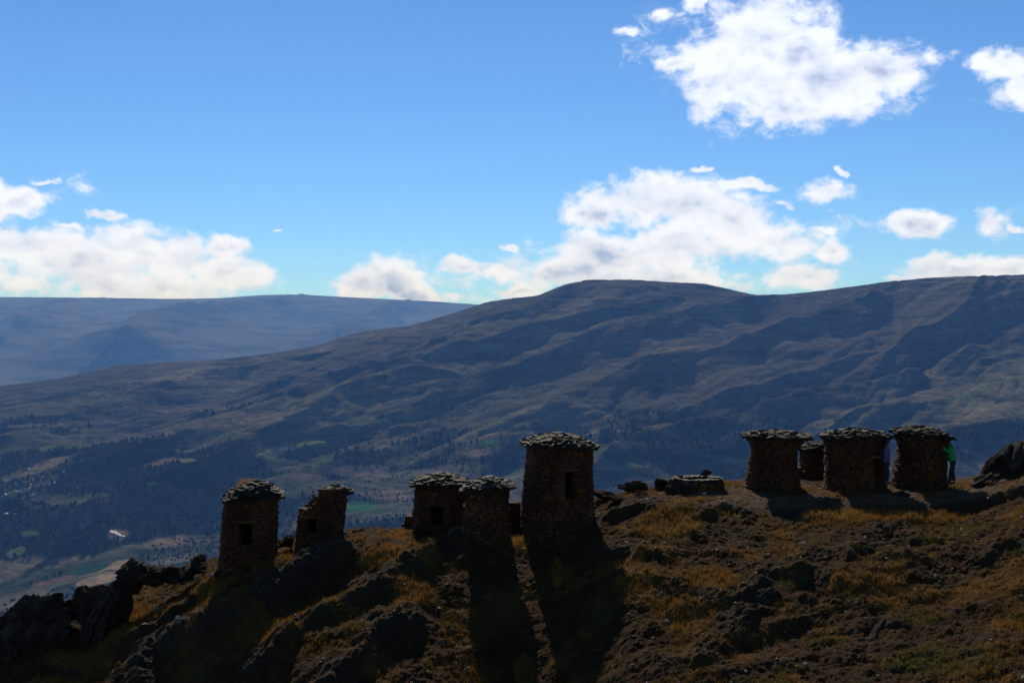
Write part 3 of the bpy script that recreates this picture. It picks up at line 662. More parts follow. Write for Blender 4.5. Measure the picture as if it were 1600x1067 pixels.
tower('stone_tower', 'small low stone tower set back between two large round towers', 'stone tower', 1272, 752, 57,
      [(702,1252,1292),(712,1251,1293),(735,1250,1295),(752,1249,1296)], roof=(1248,1298,701,701,1275,689), n=2.3, seed=7, cap=220, stone=.32)
tower('stone_tower', 'broad stone tower with a tall dark doorway, person in lilac jacket at its right side', 'stone tower', 1336, 762, 52.6,
      [(683,1287,1386),(688,1289,1384),(695,1292,1380),(715,1291,1378),(745,1291,1380),(762,1290,1382)], roof=(1285,1389,679,679,1335,668), opening=(1356,1370,713,757), n=2.4, seed=8, cap=300, course=.095, stone=.32)
tower('stone_tower', 'stone tower with roof tilting down rightwards, person in green leaning on it', 'stone tower', 1440, 760, 52.8,
      [(680,1399,1484),(686,1401,1482),(694,1405,1478),(712,1403,1477),(735,1398,1476),(760,1395,1477)], roof=(1396,1486,672,681,1434,665), n=2.6, seed=9, cap=300)

def ring_wall(name, label, cat, cx, base_py, d, rx_px, top_py, depth, seed, wall=.42, topvar=.05, n=2.0):
    r = random.Random(seed); s = d/F; root = bpy.data.objects.new(name, None); C.objects.link(root)
    root.location = ((cx-800)*s, d, -(base_py-HOR)*s); root['label'] = label; root['category'] = cat
    H = (base_py-top_py)*s; rx = rx_px*s; k_ = 0; z = -.25
    while z < H:
        h = .12*r.uniform(.8, 1.2)
        for off in (.1, wall-.1):
            L = 2*math.pi*(rx-off); a = r.uniform(0, .3)
            while a < L:
                wd = r.uniform(.24, .5); t = (a+wd/2)/(rx-off); Rr = rx-off
                if z+h < H+topvar*math.sin(t*2.3+1) or z < 0:
                    o = bpy.data.objects.new('wall_stone', r.choice(STONES)); C.objects.link(o); o.parent = root
                    o.matrix_local = Matrix.Translation((Rr*math.cos(t), Rr*depth*math.sin(t), z+h/2)) @ Matrix.Rotation(math.atan2(depth*math.cos(t), -math.sin(t))+r.uniform(-.08, .08), 4, 'Z') @ Matrix.Diagonal((wd, .24, h, 1))
                a += wd
        z += h
    V, Fc = [], []; nn = 48
    for off, zz in ((.12, -.3), (.12, H-.06), (wall-.12, H-.06), (wall-.12, -.3)):
        for i in range(nn): t = 2*math.pi*i/nn; V.append(((rx-off)*math.cos(t), (rx-off)*depth*math.sin(t), zz))
    for j in range(3):
        for i in range(nn): Fc.append((j*nn+i, j*nn+(i+1) % nn, (j+1)*nn+(i+1) % nn, (j+1)*nn+i))
    me = bpy.data.meshes.new('mud_core'); me.from_pydata(V, [], Fc); link('mud_core', me, M_mud, root)
    for i in range(26):
        t = 2*math.pi*(i+r.uniform(-.2, .2))/26
        o = bpy.data.objects.new('cap_slab', r.choice(SLABS)); C.objects.link(o); o.parent = root
        o.matrix_local = Matrix.Translation(((rx-wall/2)*math.cos(t), (rx-wall/2)*depth*math.sin(t), H+.02)) @ Matrix.Rotation(t+r.uniform(-.3, .3), 4, 'Z') @ Matrix.Rotation(r.uniform(-.25, .25), 4, 'X') @ Matrix.Rotation(r.uniform(-.2, .2), 4, 'Y') @ Matrix.Diagonal((wall*r.uniform(.6, 1.1), .34, r.uniform(.06, .12), 1))
    return root
ring_wall('tower_foundation', 'low round ring of stones, foundation of a vanished tower, beside the dirt plateau', 'stone ring', 1088, 765, 52.2, 43, 749, .95, 31)

def wall_run(name, label, cat, a, b, top_h, seed, thick=.4):
    """a broken bit of wall between two world points"""
    r = random.Random(seed); a = Vector(a); b = Vector(b); L = (b-a).length; u = (b-a)/L; ang = math.atan2(u.y, u.x)
    root = bpy.data.objects.new(name, None); C.objects.link(root); root.location = a; root['label'] = label; root['category'] = cat
    z = -.4
    while z < max(top_h):
        h = .13*r.uniform(.8, 1.2)
        for off in (-thick/4, thick/4):
            t = r.uniform(-.15, .05)
            while t < L:
                wd = r.uniform(.25, .5)
                if z+h*.5 < np.interp(t+wd/2, np.linspace(0, L, len(top_h)), top_h):
                    o = bpy.data.objects.new('wall_stone', r.choice(STONES)); C.objects.link(o); o.parent = root
                    p = u*(t+wd/2)+Vector((-u.y, u.x, 0))*(off+r.uniform(-.02, .02))
                    o.matrix_local = Matrix.Translation(Vector((p.x, p.y, z+h/2))) @ Matrix.Rotation(ang+r.uniform(-.06, .06), 4, 'Z') @ Matrix.Diagonal((wd*1.02, thick*.56, h*1.05, 1))
                t += wd
        z += h
    return root
wall_run('wall_remnant', 'dark broken wall piece in the gap between the pale roofed tower and the tallest one', 'stone wall', P(790, 826, 51.2), P(826, 822, 51.2), [.95, .88, 1.0, .8, .95], 41)
wall_run('wall_remnant', 'jagged wall stub jutting out left of the tower with the square window', 'stone wall', P(633, 828, 52), P(650, 830, 52), [.42, .5, .62], 42)
wall_run('wall_remnant', 'small heap of walling seen in the gap beside the small low tower', 'stone wall', P(1240, 752, 56.4), P(1254, 752, 56.4), [.5, .62, .4], 43)

# ------------------------------------------------------------------ rocks
def rock_mesh(seed, sub=3, facets=9, sq=(1, 1, 1), rough=.08, strata=0.0, name='rock'):
    r = random.Random(seed); bm = bmesh.new(); bmesh.ops.create_icosphere(bm, subdivisions=sub, radius=1)
    pl = []
    for _ in range(facets):
        n = Vector((r.uniform(-1, 1), r.uniform(-1, 1), r.uniform(-1, 1))).normalized(); pl.append((n, r.uniform(.5, .86)))
    co = np.array([v.co[:] for v in bm.verts])
    for n, dd in pl:
        n = np.array(n); s = co @ n; co = co-np.maximum(s-dd, 0)[:, None]*n*.93
    q = co*2.2+seed*3.1; f = fbm(q[:, 0]+q[:, 2]*.7, q[:, 1]-q[:, 2]*.5, q[:, 2], 4, .6)
    co = co*(1+rough*1.6*f[:, None])
    if strata:
        b = co[:, 0]*-.5+co[:, 2]*.85+co[:, 1]*.2; k_ = np.abs(vn(b*6+seed, co[:, 0]*1.2))+.5*np.abs(vn(b*14+seed, co[:, 0]*2.2)); co = co*(1+strata*(k_-.4)[:, None])
    for v, c_ in zip(bm.verts, co): v.co = Vector((c_[0]*sq[0], c_[1]*sq[1], c_[2]*sq[2]))
    me = bpy.data.meshes.new(name); bm.to_mesh(me); bm.free(); return me
def rock(px, py, d, w_, h_, label, seed, name='boulder', cat='boulder', dep=None, ang=0.0, tilt=0.0, m_=None, sub=4, strata=.12, facets=9):
    """px, py: middle of the rock in the photo; w_, h_ half sizes in photo px at distance d"""
    s = d/F; me = rock_mesh(seed, sub+1, facets, (w_*s*1.15, (dep if dep else w_*s*.8), h_*s*1.2), .13, strata*1.4, name)
    o = link(name, me, m_ or M_rock, None, label=label, category=cat); o.location = P(px, py, d); o.rotation_euler = (0, tilt, ang); return o
rock(1604, 752, 52.5, 66, 50, 'great bedded rock rising at the right edge beyond the towers', 101, 'rock_outcrop', 'rock outcrop', dep=1.8, tilt=-.45, sub=5, strata=.2, facets=16)
rock(1545, 757, 52.0, 34, 14, 'low lit rock slope leading up to the great rock at the right edge', 102, 'rock_outcrop', 'rock outcrop', dep=.8, tilt=-.28, sub=5, strata=.2)
rock(991, 760, 52.5, 21, 9, 'dark humped rock on the crest between the tallest tower and the stone ring', 103, tilt=.1, strata=.15)
rock(1032, 757, 52.8, 12, 12, 'small pointed rock just left of the stone ring', 104, tilt=-.5)
rock(1062, 766, 51.4, 20, 14, 'slanting rock leaning against the near left side of the stone ring', 105, tilt=-.4)
rock(1103, 739, 53.6, 9, 5, 'small dark stone showing behind the rim of the stone ring', 106)
rock(942, 772, 51.6, 24, 6, 'flat dark slab right beside the base of the tallest tower', 107, 'rock_slab', 'rock slab', tilt=.25, strata=.05)
rock(972, 783, 50.6, 26, 7, 'tilted flat slab with a bright edge, downhill from the dark humped rock', 108, 'rock_slab', 'rock slab', tilt=.28, strata=.05)
rock(1000, 776, 51.2, 16, 7, 'rough low rock among the slabs below the crest', 109, tilt=.1)
# crags on the descending left end of the ridge
CR = [(58,985,49.0,58,48,-.5,'large black crag at the far lower left of the ridge'),(118,950,49.6,22,18,-.2,'jagged crag top right of the large lower left crag'),
 (160,965,49.0,42,42,-.6,'leaning crag midway down the left end of the ridge'),(205,902,50.2,24,20,-.1,'rounded crag at the left of the three level crags'),
 (238,898,50.4,24,18,.1,'knobbly crag in the middle of the three level crags'),(270,896,50.6,20,12,.15,'flat topped crag at the right of the three level crags'),(312,884,51.0,10,14,-.3,'small peaked rock closest to the leftmost tower'),
 (182,940,49.8,34,26,-.65,'steep dark crag bridging the leaning crag and the three level crags'),(8,1008,48.6,30,30,-.3,'crag cut by the left edge of the picture'),(296,893,50.8,22,9,-.2,'long low rock leading up to the peaked rock')]
for i, (px, py, d, w_, h_, tl, lb) in enumerate(CR): rock(px, py, d, w_, h_, lb, 120+i, 'crag', 'crag', dep=.75, tilt=tl, sub=5 if w_ > 30 else 4, strata=.2, facets=12)
SM = [(436,846,50.6,16,6,-.2,'thin lit slab behind the right corner of the leftmost tower'),(452,842,50.8,10,8,-.4,'wedge of rock between the leftmost and the ruined tower'),(425,862,50.0,14,4,.1,'flat pale slab below the right corner of the leftmost tower'),
 (520,842,50.4,28,10,-.35,'rock shelf at the foot of the ruined tower'),(571,828,51.2,16,7,.05,'loose blocks on the crest right of the ruined tower'),(600,829,51.4,14,5,.1,'low rock on the crest midway to the tower with square window'),
 (706,838,49.6,22,16,-.7,'slanting rock ledge in front of the tower with square window'),(660,856,49.0,22,14,-.6,'dark leaning rock below the tower with square window'),
 (1408,771,50.6,11,6,.1,'small pale knob of rock at the edge of the shadow below the tilted roof tower'),(1340,860,44.6,24,7,-.2,'streaked pale rock face standing out of the right hand slope'),(1190,935,42.2,34,12,-.4,'grassy ribbed rock rising on the near slope below the waisted tower')]
for i, (px, py, d, w_, h_, tl, lb) in enumerate(SM): rock(px, py+3, d, w_, h_, lb, 150+i, 'rock', 'rock', dep=.45, tilt=tl, strata=.11, facets=8)
# pale stones lying in the grass, one by one
WS = [(245,915,7,3,'bright white flat stone in the golden grass right of the three crags'),(331,896,4,3,'small white stone at the foot of the leftmost tower'),(281,959,7,3,'pair-forming larger white stone in the middle of the left slope'),(291,957,3,2,'tiny white stone beside the larger one on the left slope'),
 (226,964,5,2,'thin white stone left of the larger one on the left slope'),(524,938,5,3,'white wedge stone below the long dark ledge'),(1253,848,5,2,'white flat stone just below the shadow of the waisted tower'),(1503,812,4,2,'white stone on the slope under the tilted roof tower'),(1462,889,4,3,'angular white stone on the right hand slope'),
 (1187,872,3,1.6,'small white stone left of the path hump'),(1201,875,3,1.6,'small white stone on the path hump'),(1598,814,4,3,'white stone at the right edge of the picture'),(1388,850,3,2,'white stone by the streaked rock'),(1290,875,3,2,'white stone above the olive grass'),(1095,935,4,2,'white stone at the left end of the near hump'),
 (1040,958,5,2,'long white stone low on the centre slope'),(1100,778,4,2.4,'white stone on the dirt plateau below the stone ring'),(1010,798,3,2,'white stone below the tilted slab'),(1420,842,3,1.8,'white stone below the golden band'),(1168,857,3,1.5,'white speck stone left of the waisted tower shadow'),
 (1600,1052,6,3,'white stone in the lower right corner'),(1583,1040,4,2,'white stone just above the lower right corner'),(1165,1045,4,2,'white stone near the bottom centre right'),(1011,1052,3,2,'white stone near the bottom edge right of the tallest tower shadow'),(1258,1030,4,2,'white stone beside the olive grass'),(1037,872,3,1.6,'white stone on the dark centre slope'),(1025,866,3,1.6,'smaller white stone on the dark centre slope')]
for i, (px, py, w_, h_, lb) in enumerate(WS):
    x, y = hit(px, py); s = y/F; me = rock_mesh(300+i, 2, 7, (w_*s*1.1, w_*s*.8, h_*s*1.3), .05, 0, 'stone')
    o = link('stone', me, M_pale, None, label=lb, category='stone', group='pale stones lying on the slope'); o.location = (x, y, hz(x, y)+h_*s*.5); o.rotation_euler = (random.uniform(-.5, .1), random.uniform(-.3, .3), random.uniform(0, 3))

# ------------------------------------------------------------------ dry grass and scattered gravel
from mathutils.bvhtree import BVHTree
def scatter(n, seed):
    g = np.random.default_rng(seed); px = g.uniform(-60, 1660, n); 
    y = 34+(55.5-34)*g.uniform(0, 1, n)**.9; x = (px-800)/F*y; return x, y, g
def grass(name, n, seed, hmin, hmax, wid, thr, colr, label):
    x, y, g = scatter(n, seed); z, mr_, mg_, mo_, mp2 = hill(x, y, True)
    p = np.clip(mg_*.75+mo_*.8+.22-mr_*.5-mp2*.6, .02, 1); sel = g.uniform(0, 1, n) < p*thr
    x, y, z, mg_, mo_ = x[sel], y[sel], z[sel], mg_[sel], mo_[sel]; nb = 9; m = len(x)
    X = np.repeat(x, nb)+g.normal(0, .045, m*nb); Y_ = np.repeat(y, nb)+g.normal(0, .045, m*nb); Zb = np.repeat(z, nb)-.03
    hh = g.uniform(hmin, hmax, m*nb)*(.55+.6*np.repeat(np.clip(mg_+mo_*.3, 0, 1), nb)); an = g.uniform(0, 2*np.pi, m*nb); le = g.normal(0, .35, (2, m*nb))*hh; W = wid*g.uniform(.6, 1.3, m*nb)
    co = np.empty((m*nb, 3, 3), np.float32)
    co[:, 0] = np.stack([X-np.cos(an)*W, Y_-np.sin(an)*W, Zb], -1); co[:, 1] = np.stack([X+np.cos(an)*W, Y_+np.sin(an)*W, Zb], -1); co[:, 2] = np.stack([X+le[0], Y_+le[1], Zb+hh], -1)
    me = bpy.data.meshes.new(name); k_ = m*nb; me.vertices.add(k_*3); me.vertices.foreach_set('co', co.ravel()); me.loops.add(k_*3); me.loops.foreach_set('vertex_index', np.arange(k_*3, dtype=np.int32))
    me.polygons.add(k_); me.polygons.foreach_set('loop_start', np.arange(0, k_*3, 3, dtype=np.int32)); me.polygons.foreach_set('loop_total', np.full(k_, 3, dtype=np.int32)); me.update(calc_edges=True)
    tint = np.repeat(g.uniform(0, 1, m), nb*3); ol = np.repeat(mo_*(1-mg_*.6), nb*3)[:, None]; gd = np.repeat(np.clip(mg_*1.3, 0, 1), nb*3)[:, None]
    c_ = np.array([.095, .046, .012])*(1-gd)+np.array([.22, .108, .024])*gd; c_ = c_*(1-ol*.8)+np.array([.10, .085, .018])*ol*.8; c_ = c_*(.6+.7*tint[:, None]); vcol(me, 'tint', np.clip(c_, 0, 1))
    print(name, k_); return link(name, me, colr, None, kind='stuff', label=label)
mg = bpy.data.materials.new('dry_grass'); mg.use_nodes = True; t = NT(mg.node_tree); t.n.clear(); at = t.new('ShaderNodeAttribute', attribute_name='tint').outputs['Color']
d1 = t.new('ShaderNodeBsdfDiffuse'); t.put(d1.inputs[0], at); d2 = t.new('ShaderNodeBsdfTranslucent'); t.put(d2.inputs[0], at); ms = t.new('ShaderNodeMixShader'); ms.inputs[0].default_value = .5
t.l.new(d1.outputs[0], ms.inputs[1]); t.l.new(d2.outputs[0], ms.inputs[2]); o = t.new('ShaderNodeOutputMaterial'); t.l.new(ms.outputs[0], o.inputs[0])
grass('dry_grass', 130000, 5, .05, .20, .009, .50, mg, 'dry golden tussock grass over the slope')
# grass tuft on the leftmost roof belongs to that roof
tw = [o for o in bpy.data.objects if o.name == 'stone_tower'][0]
g = np.random.default_rng(8); V, Fc = [], []
for i in range(160):
    s = 50/F; bx = (384-390)*s+g.normal(0, .13); by = g.normal(0, .12); bz = (858-754)*s+g.normal(0, .01)-.06; a = g.uniform(0, 6.3); hh = g.uniform(.12, .3); k_ = len(V)
    V += [(bx-.008*math.cos(a), by-.008*math.sin(a), bz), (bx+.008*math.cos(a), by+.008*math.sin(a), bz), (bx+g.normal(0, .07), by+g.normal(0, .07), bz+hh)]; Fc.append((k_, k_+1, k_+2))
me = bpy.data.meshes.new('roof_grass'); me.from_pydata(V, [], Fc); vcol(me, 'tint', np.tile(np.array([.36, .19, .05]), (len(V), 1))); link('roof_grass', me, mg, tw, kind='stuff')
# gravel
x, y, g = scatter(1500, 77); z = hill(x, y); V, Fc = [], []; k_ = 0
base_me = [rock_mesh(500+i, 1, 6, (1, 1, .6), .05, 0, 'tmp') for i in range(5)]
bco = [np.array([v.co[:] for v in b.vertices]) for b in base_me]; bfc = [[tuple(p.vertices) for p in b.polygons] for b in base_me]
for i in range(len(x)):
    q = i % 5; sz = .018+.055*g.uniform()**3; a = g.uniform(0, 6.3); c_, s_ = math.cos(a), math.sin(a); co = bco[q]*sz
    for v in co: V.append((x[i]+v[0]*c_-v[1]*s_, y[i]+v[0]*s_+v[1]*c_, z[i]+v[2]+sz*.3))
    for f in bfc[q]: Fc.append(tuple(k_+j for j in f))
    k_ += len(co)
me = bpy.data.meshes.new('gravel'); me.from_pydata(V, [], Fc); M_grav = stone_mat('gravel_stone', (.09, .06, .035), (.18, .135, .09), (.12, .09, .06), 5, .6, .3); link('gravel', me, M_grav, None, kind='stuff', label='loose pale pebbles and chips scattered over the slope')
for b in base_me: bpy.data.meshes.remove(b)

# ------------------------------------------------------------------ people
def skin_mesh(name, J, E, root_i, m_, parent, sub=2):
    """J: [(x, y, z, r)], E: edges"""
    me = bpy.data.meshes.new(name); me.from_pydata([j[:3] for j in J], E, []); o = bpy.data.objects.new(name, me); C.objects.link(o)
    md = o.modifiers.new('skin', 'SKIN'); md.use_smooth_shade = True
    for i, j in enumerate(J):
        rr = j[3] if isinstance(j[3], tuple) else (j[3], j[3]); me.skin_vertices[0].data[i].radius = rr; me.skin_vertices[0].data[i].use_root = (i == root_i)
    ms_ = o.modifiers.new('sub', 'SUBSURF'); ms_.levels = sub; ms_.render_levels = sub
    dg = bpy.context.evaluated_depsgraph_get(); ev = o.evaluated_get(dg); m2 = bpy.data.meshes.new_from_object(ev); m2.name = name
    o.modifiers.clear(); o.data = m2; bpy.data.meshes.remove(me); m2.materials.clear(); m2.materials.append(m_); m2.polygons.foreach_set('use_smooth', [True]*len(m2.polygons))
    if parent: o.parent = parent
    return o
M_skin = plain('skin', (.20, .10, .06)); M_hair = plain('dark_hair', (.02, .015, .012)); M_lil = plain('lilac_jacket', (.17, .10, .19), var=.35); M_trs = plain('dark_trousers', (.035, .03, .03)); M_shoe = plain('brown_shoe', (.07, .045, .03))
M_grn = plain('green_jacket', (.02, .30, .045), var=.3, rough=.55, spec=.3); M_cap = plain('dark_cap', (.04, .04, .06)); M_pack = plain('dark_backpack', (.03, .03, .035)); M_cam = plain('black_camera', (.02, .02, .02), .4)
def person(label, px, py_foot, d, H, face, lean, armL, armR, mj, extra, legs=((.09, 0), (-.09, 0))):
    """local axes: +X is the way the person faces; armL / armR: shoulder-elbow-wrist points"""
    root = bpy.data.objects.new('person', None); C.objects.link(root); root.location = P(px, py_foot, d); root.rotation_euler = (0, 0, face); root['label'] = label; root['category'] = 'person'; root['group'] = 'visitors beside the towers'
    k_ = H/1.7; lx = lambda z: lean*max(0, z-.9)
    S = lambda x, y, z, r: ((x+lx(z))*k_, y*k_, z*k_, tuple(q*k_ for q in r) if isinstance(r, tuple) else r*k_)
    hipz = .92
    J = [S(0, 0, hipz, (.13, .10)), S(0, 0, 1.12, (.13, .10)), S(0, 0, 1.30, (.15, .11)), S(0, 0, 1.42, (.10, .08)), S(.01, 0, 1.50, .052), S(.02, 0, 1.56, .075), S(.025, 0, 1.64, .088), S(.015, 0, 1.70, .06)]
    E = [(i, i+1) for i in range(7)]
    for sy, (fx, _) in zip((1, -1), legs):
        b = len(J); J += [S(0, sy*.09, .86, .085), S(fx*.5+.03, sy*.10, .48, .058), S(fx-.02, sy*.10, .10, .040), S(fx+.12, sy*.11, .045, .035)]; E += [(0, b), (b, b+1), (b+1, b+2), (b+2, b+3)]
    hands = []
    for sy, arm in ((1, armL), (-1, armR)):
        b = len(J); sh, el_, wr = arm; J += [S(0, sy*.17, 1.38, .055), S(*el_, .042), S(*wr, .030)]; E += [(3, b), (b, b+1), (b+1, b+2)]
        dv = (Vector(wr)-Vector(el_)).normalized(); pm = Vector(wr)+dv*.08; J.append(S(*pm, (.038, .022))); E.append((b+2, b+3))
        side = dv.cross(Vector((0, sy, .3))).normalized()
        for q in range(4):
            c1 = pm+side*(.027-.018*q)+dv*.045; c2 = c1+dv*(.028+.006*(q in (1, 2)))+Vector((0, -sy*.012, 0)); n0 = len(J); J += [S(*c1, .009), S(*c2, .008)]; E += [(b+3, n0), (n0, n0+1)]
        n0 = len(J); J += [S(*(pm+side*.045), .010), S(*(pm+side*.055+dv*.03), .009)]; E += [(b+3, n0), (n0, n0+1)]
    skin_mesh('body', J, E, 0, M_skin, root)
    # face: nose, eyes, ears are small parts of the head
    def blob(name, c, r, m_):
        bm = bmesh.new(); bmesh.ops.create_icosphere(bm, subdivisions=2, radius=1); c = S(*c, 0)
        for v in bm.verts: v.co = Vector((v.co.x*r[0]*k_+c[0], v.co.y*r[1]*k_+c[1], v.co.z*r[2]*k_+c[2]))
        me = bpy.data.meshes.new(name); bm.to_mesh(me); bm.free(); return link(name, me, m_, root)
    blob('nose', (.115, 0, 1.615), (.02, .013, .02), M_skin)
    for sy in (1, -1): blob('ear', (.02, sy*.085, 1.62), (.018, .010, .028), M_skin); blob('eye', (.098, sy*.032, 1.642), (.01, .013, .007), M_hair)
    blob('mouth', (.098, 0, 1.575), (.010, .022, .005), M_cap)
    # jacket, trousers, shoes
    J = [S(0, 0, .76, (.18, .15)), S(0, 0, 1.02, (.175, .15)), S(0, 0, 1.28, (.195, .16)), S(0, 0, 1.41, (.13, .11)), S(.005, 0, 1.475, .072)]; E = [(i, i+1) for i in range(4)]
    for sy, arm in ((1, armL), (-1, armR)):
        b = len(J); J += [S(0, sy*.185, 1.37, .09), S(*arm[1], .078), S(*(Vector(arm[1]).lerp(Vector(arm[2]), .92)), .058)]; E += [(3, b), (b, b+1), (b+1, b+2)]
    skin_mesh('jacket', J, E, 0, mj, root)
    J = [S(0, 0, .98, (.135, .11)), S(0, 0, .86, (.135, .11))]; E = [(0, 1)]
    for sy, (fx, _) in zip((1, -1), legs):
        b = len(J); J += [S(0, sy*.095, .76, .095), S(fx*.5+.03, sy*.10, .48, .075), S(fx-.02, sy*.10, .11, .062)]; E += [(1, b), (b, b+1), (b+1, b+2)]
    skin_mesh('trousers', J, E, 0, M_trs, root)
    for sy, (fx, _) in zip((1, -1), legs):
        skin_mesh('shoe', [S(fx-.05, sy*.10, .06, .05), S(fx+.04, sy*.105, .05, .05), S(fx+.14, sy*.11, .04, (.045, .035))], [(0, 1), (1, 2)], 0, M_shoe, root)
    extra(root, blob, S, k_)
    return root
def ex1(root, blob, S, k_):
    blob('hair', (-.015, 0, 1.665), (.118, .112, .11), M_hair); blob('cap_peak', (.09, 0, 1.70), (.07, .07, .012), M_cap); blob('cap', (.0, 0, 1.70), (.108, .10, .07), M_cap); blob('backpack', (-.17, 0, 1.18), (.09, .13, .2), M_pack)
def ex2(root, blob, S, k_):
    blob('hair', (-.01, 0, 1.665), (.11, .10, .095), M_hair); blob('hood', (-.07, 0, 1.46), (.07, .10, .06), M_grn)
# first visitor: right of the doorway tower, facing right; second: right of the last tower, facing left and leaning in
person('person in lilac jacket and dark cap standing at the right side of the doorway tower', 1385, 757, 51.6, 1.62, R_(-8), .02,
       (0, (-.02, .22, 1.12), (.07, .20, .88)), (0, (-.02, -.22, 1.12), (.08, -.20, .89)), M_lil, ex1, legs=((.05, 0), (-.05, 0)))
person('person in bright green jacket leaning against the tower with tilted roof, face hidden', 1489, 757, 52.2, 1.70, R_(172), .24,
       (0, (.12, .30, 1.20), (.32, .16, 1.40)), (0, (.10, -.30, 1.20), (.32, -.14, 1.40)), M_grn, ex2, legs=((.14, 0), (-.04, 0)))

# ------------------------------------------------------------------ woods and village far below
def trees(n, seed):
    g = np.random.default_rng(seed); V, Fc = [], []; k_ = 0; cnt = 0
    wsm = wood
    jj, ii = np.where((wsm > .45) & (Y < 6.2) & (Y > 2.5) & (np.abs(MU)[None, :] < .374)); pick = g.integers(0, len(jj), n)
    for q in pick:
        j, i = jj[q], ii[q]; x = X[j, i]*1000+g.uniform(-4, 4); y = Y[j, i]*1000+g.uniform(-6, 6); z = Z[j, i]*1000; h = g.uniform(7, 17); r0 = h*g.uniform(.22, .42)
        a0 = g.uniform(0, 6)
        for lev, (rr, zz) in enumerate(((.55, .12), (1, .38), (.72, .72))):
            for s in range(5):
                a = a0+s*1.2566; u_ = rr*r0*g.uniform(.75, 1.25); V.append((x+math.cos(a)*u_, y+math.sin(a)*u_, z+h*zz))
        V.append((x, y, z+h)); V.append((x, y, z-1))
        for l in range(2):
            for s in range(5): Fc.append((k_+l*5+s, k_+l*5+(s+1) % 5, k_+l*5+5+(s+1) % 5, k_+l*5+5+s))
        for s in range(5): Fc.append((k_+10+s, k_+10+(s+1) % 5, k_+15)); Fc.append((k_+(s+1) % 5, k_+s, k_+16))
        k_ += 17
    me = bpy.data.meshes.new('woods'); me.from_pydata(V, [], Fc); link('woods', me, plain('far_woods', (.020, .036, .018), var=.5, scale=.05), None, kind='stuff', label='dark woods covering the valley floor far below')
trees(9000, 4)
# scattered single trees and hedges on the lower slopes
g = np.random.default_rng(21); V, Fc = [], []; k_ = 0; jj, ii = np.where((Y > 2.6) & (Y < 7) & (low > .15) & (wood < .3) & (gul > .4) & (st > -.05)); 
for q in g.integers(0, len(jj), 3000):
    j, i = jj[q], ii[q]; x = X[j, i]*1000+g.uniform(-5, 5); y = Y[j, i]*1000+g.uniform(-8, 8); z = Z[j, i]*1000; h = g.uniform(3, 8); r0 = h*g.uniform(.4, .7)
    for s in range(5): a = s*1.2566+g.uniform(-.3, .3); V.append((x+math.cos(a)*r0, y+math.sin(a)*r0, z+h*g.uniform(.2, .5)))
    V += [(x, y, z+h), (x, y, z-.5)]
    for s in range(5): Fc += [(k_+s, k_+(s+1) % 5, k_+5), (k_+(s+1) % 5, k_+s, k_+6)]
    k_ += 7
me = bpy.data.meshes.new('hillside_scrub'); me.from_pydata(V, [], Fc); link('hillside_scrub', me, plain('far_scrub', (.028, .036, .018), var=.5, scale=.05), None, kind='stuff', label='scattered dark bushes on the far slopes')
M_hw = plain('pale_house_wall', (.34, .31, .27)); M_hr = plain('tin_house_roof', (.36, .35, .34), .6); M_ht = plain('clay_house_roof', (.24, .11, .07))
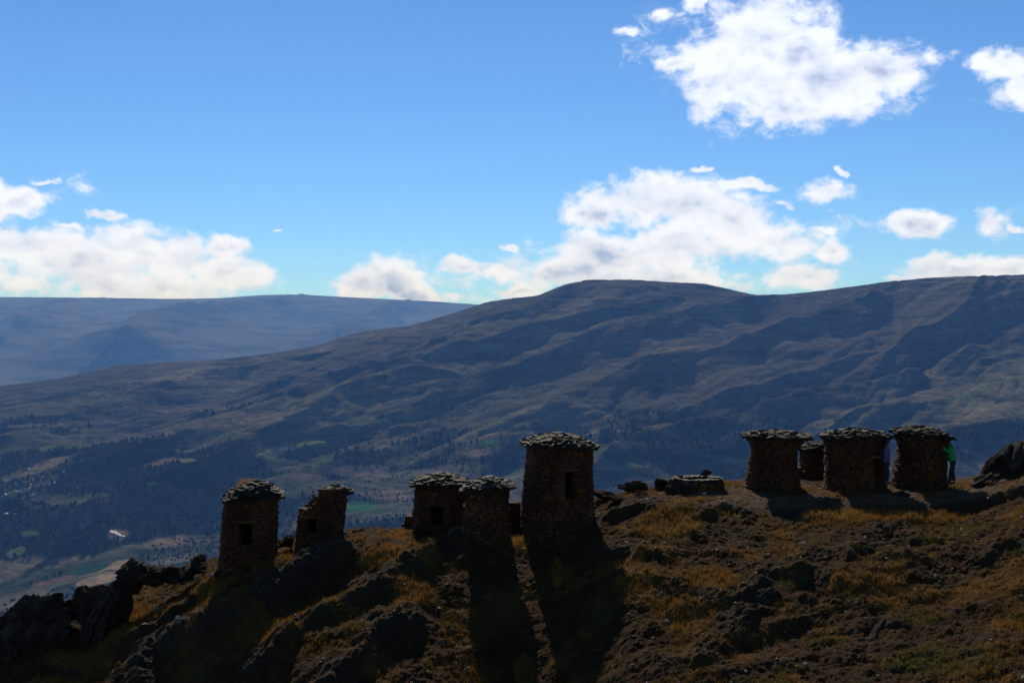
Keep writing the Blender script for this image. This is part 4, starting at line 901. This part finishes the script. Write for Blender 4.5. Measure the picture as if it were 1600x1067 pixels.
def house_mesh():
    wv_ = [(x, y, z) for z in (-3, 3.2) for x, y in ((-5, -3), (5, -3), (5, 3), (-5, 3))]+[(-5, 0, 5), (5, 0, 5)]
    wf = [(0, 1, 5, 4), (1, 2, 6, 9, 5), (2, 3, 7, 6), (3, 0, 4, 8, 7)]; me = bpy.data.meshes.new('house_wall'); me.from_pydata(wv_, [], wf); me.materials.append(M_hw)
    rv = [(x, y, z+dz) for dz in (0, .25) for x, y, z in ((-5.5, -3.6, 2.9), (5.5, -3.6, 2.9), (5.5, 0, 5.1), (-5.5, 0, 5.1), (5.5, 3.6, 2.9), (-5.5, 3.6, 2.9))]
    rf = [(6, 7, 8, 9), (9, 8, 10, 11), (1, 0, 3, 2), (2, 3, 5, 4), (0, 1, 7, 6), (4, 5, 11, 10), (1, 2, 8, 7), (2, 4, 10, 8), (3, 0, 6, 9), (5, 3, 9, 11)]; ra = bpy.data.meshes.new('house_roof'); ra.from_pydata(rv, [], rf); ra.materials.append(M_hr)
    rb = ra.copy(); rb.materials.clear(); rb.materials.append(M_ht); return me, ra, rb
hw, ra, rb = house_mesh(); hr = random.Random(12)
HS = [(8,776,'pale roofed house brightest in the village, by the left edge of the photo',0),(34,774,'pale roofed house right of the brightest one in the village',0)]
HS = [(p, q-1, l, k_) for p, q, l, k_ in HS]
for i in range(44):
    c_ = hr.random(); HS.append((hr.gauss(45, 38) % 135, hr.gauss(765, 14), 'tiny clay roofed house in the far valley village' if i % 3 == 0 else 'tiny pale roofed house in the far valley village', int(i % 3 == 0)))
for px, py, lb, k_ in HS:
    p = mhit(px, py); root = bpy.data.objects.new('house', None); C.objects.link(root); root.location = p; root.rotation_euler = (0, 0, hr.uniform(0, 3.1)); sc = hr.uniform(.7, 1.25)*(1.5 if 'right' in lb or 'brightest' in lb else 1); root.scale = (sc, sc, sc)
    root['label'] = lb; root['category'] = 'house'; root['group'] = 'clay roofed village houses' if k_ else 'pale roofed village houses'
    for nm, m_ in (('wall', hw), ('roof', rb if k_ else ra)):
        o = bpy.data.objects.new(nm, m_); C.objects.link(o); o.parent = root
# the visible loop of the valley road
def road(name, pts, width, m_):
    W = [mhit(*p) for p in pts]; V, Fc = [], []
    for i, p in enumerate(W):
        a = W[max(i-1, 0)]; b = W[min(i+1, len(W)-1)]; u = (b-a); u.z = 0; u.normalize(); n = Vector((-u.y, u.x, 0))*width[i]
        for s in (-1, 1): q = p+n*s; q.z = mz(800+F*q.x/q.y, q.y/1000)+2.5; V.append(q)
    for i in range(len(W)-1): Fc.append((2*i, 2*i+1, 2*i+3, 2*i+2))
    me = bpy.data.meshes.new(name); me.from_pydata(V, [], Fc); link(name, me, m_, None, kind='structure')
M_road = plain('gravel_road', (.78, .72, .64), scale=.1)
road('road', [(176,830),(178,834),(183,836),(189,838),(196,839)], [10,12,8,5,4], M_road)
road('track', [(0,804),(10,803),(26,804)], [8,9,6], plain('valley_track', (.5, .46, .4), scale=.1))
print('script end', len(bpy.data.objects))
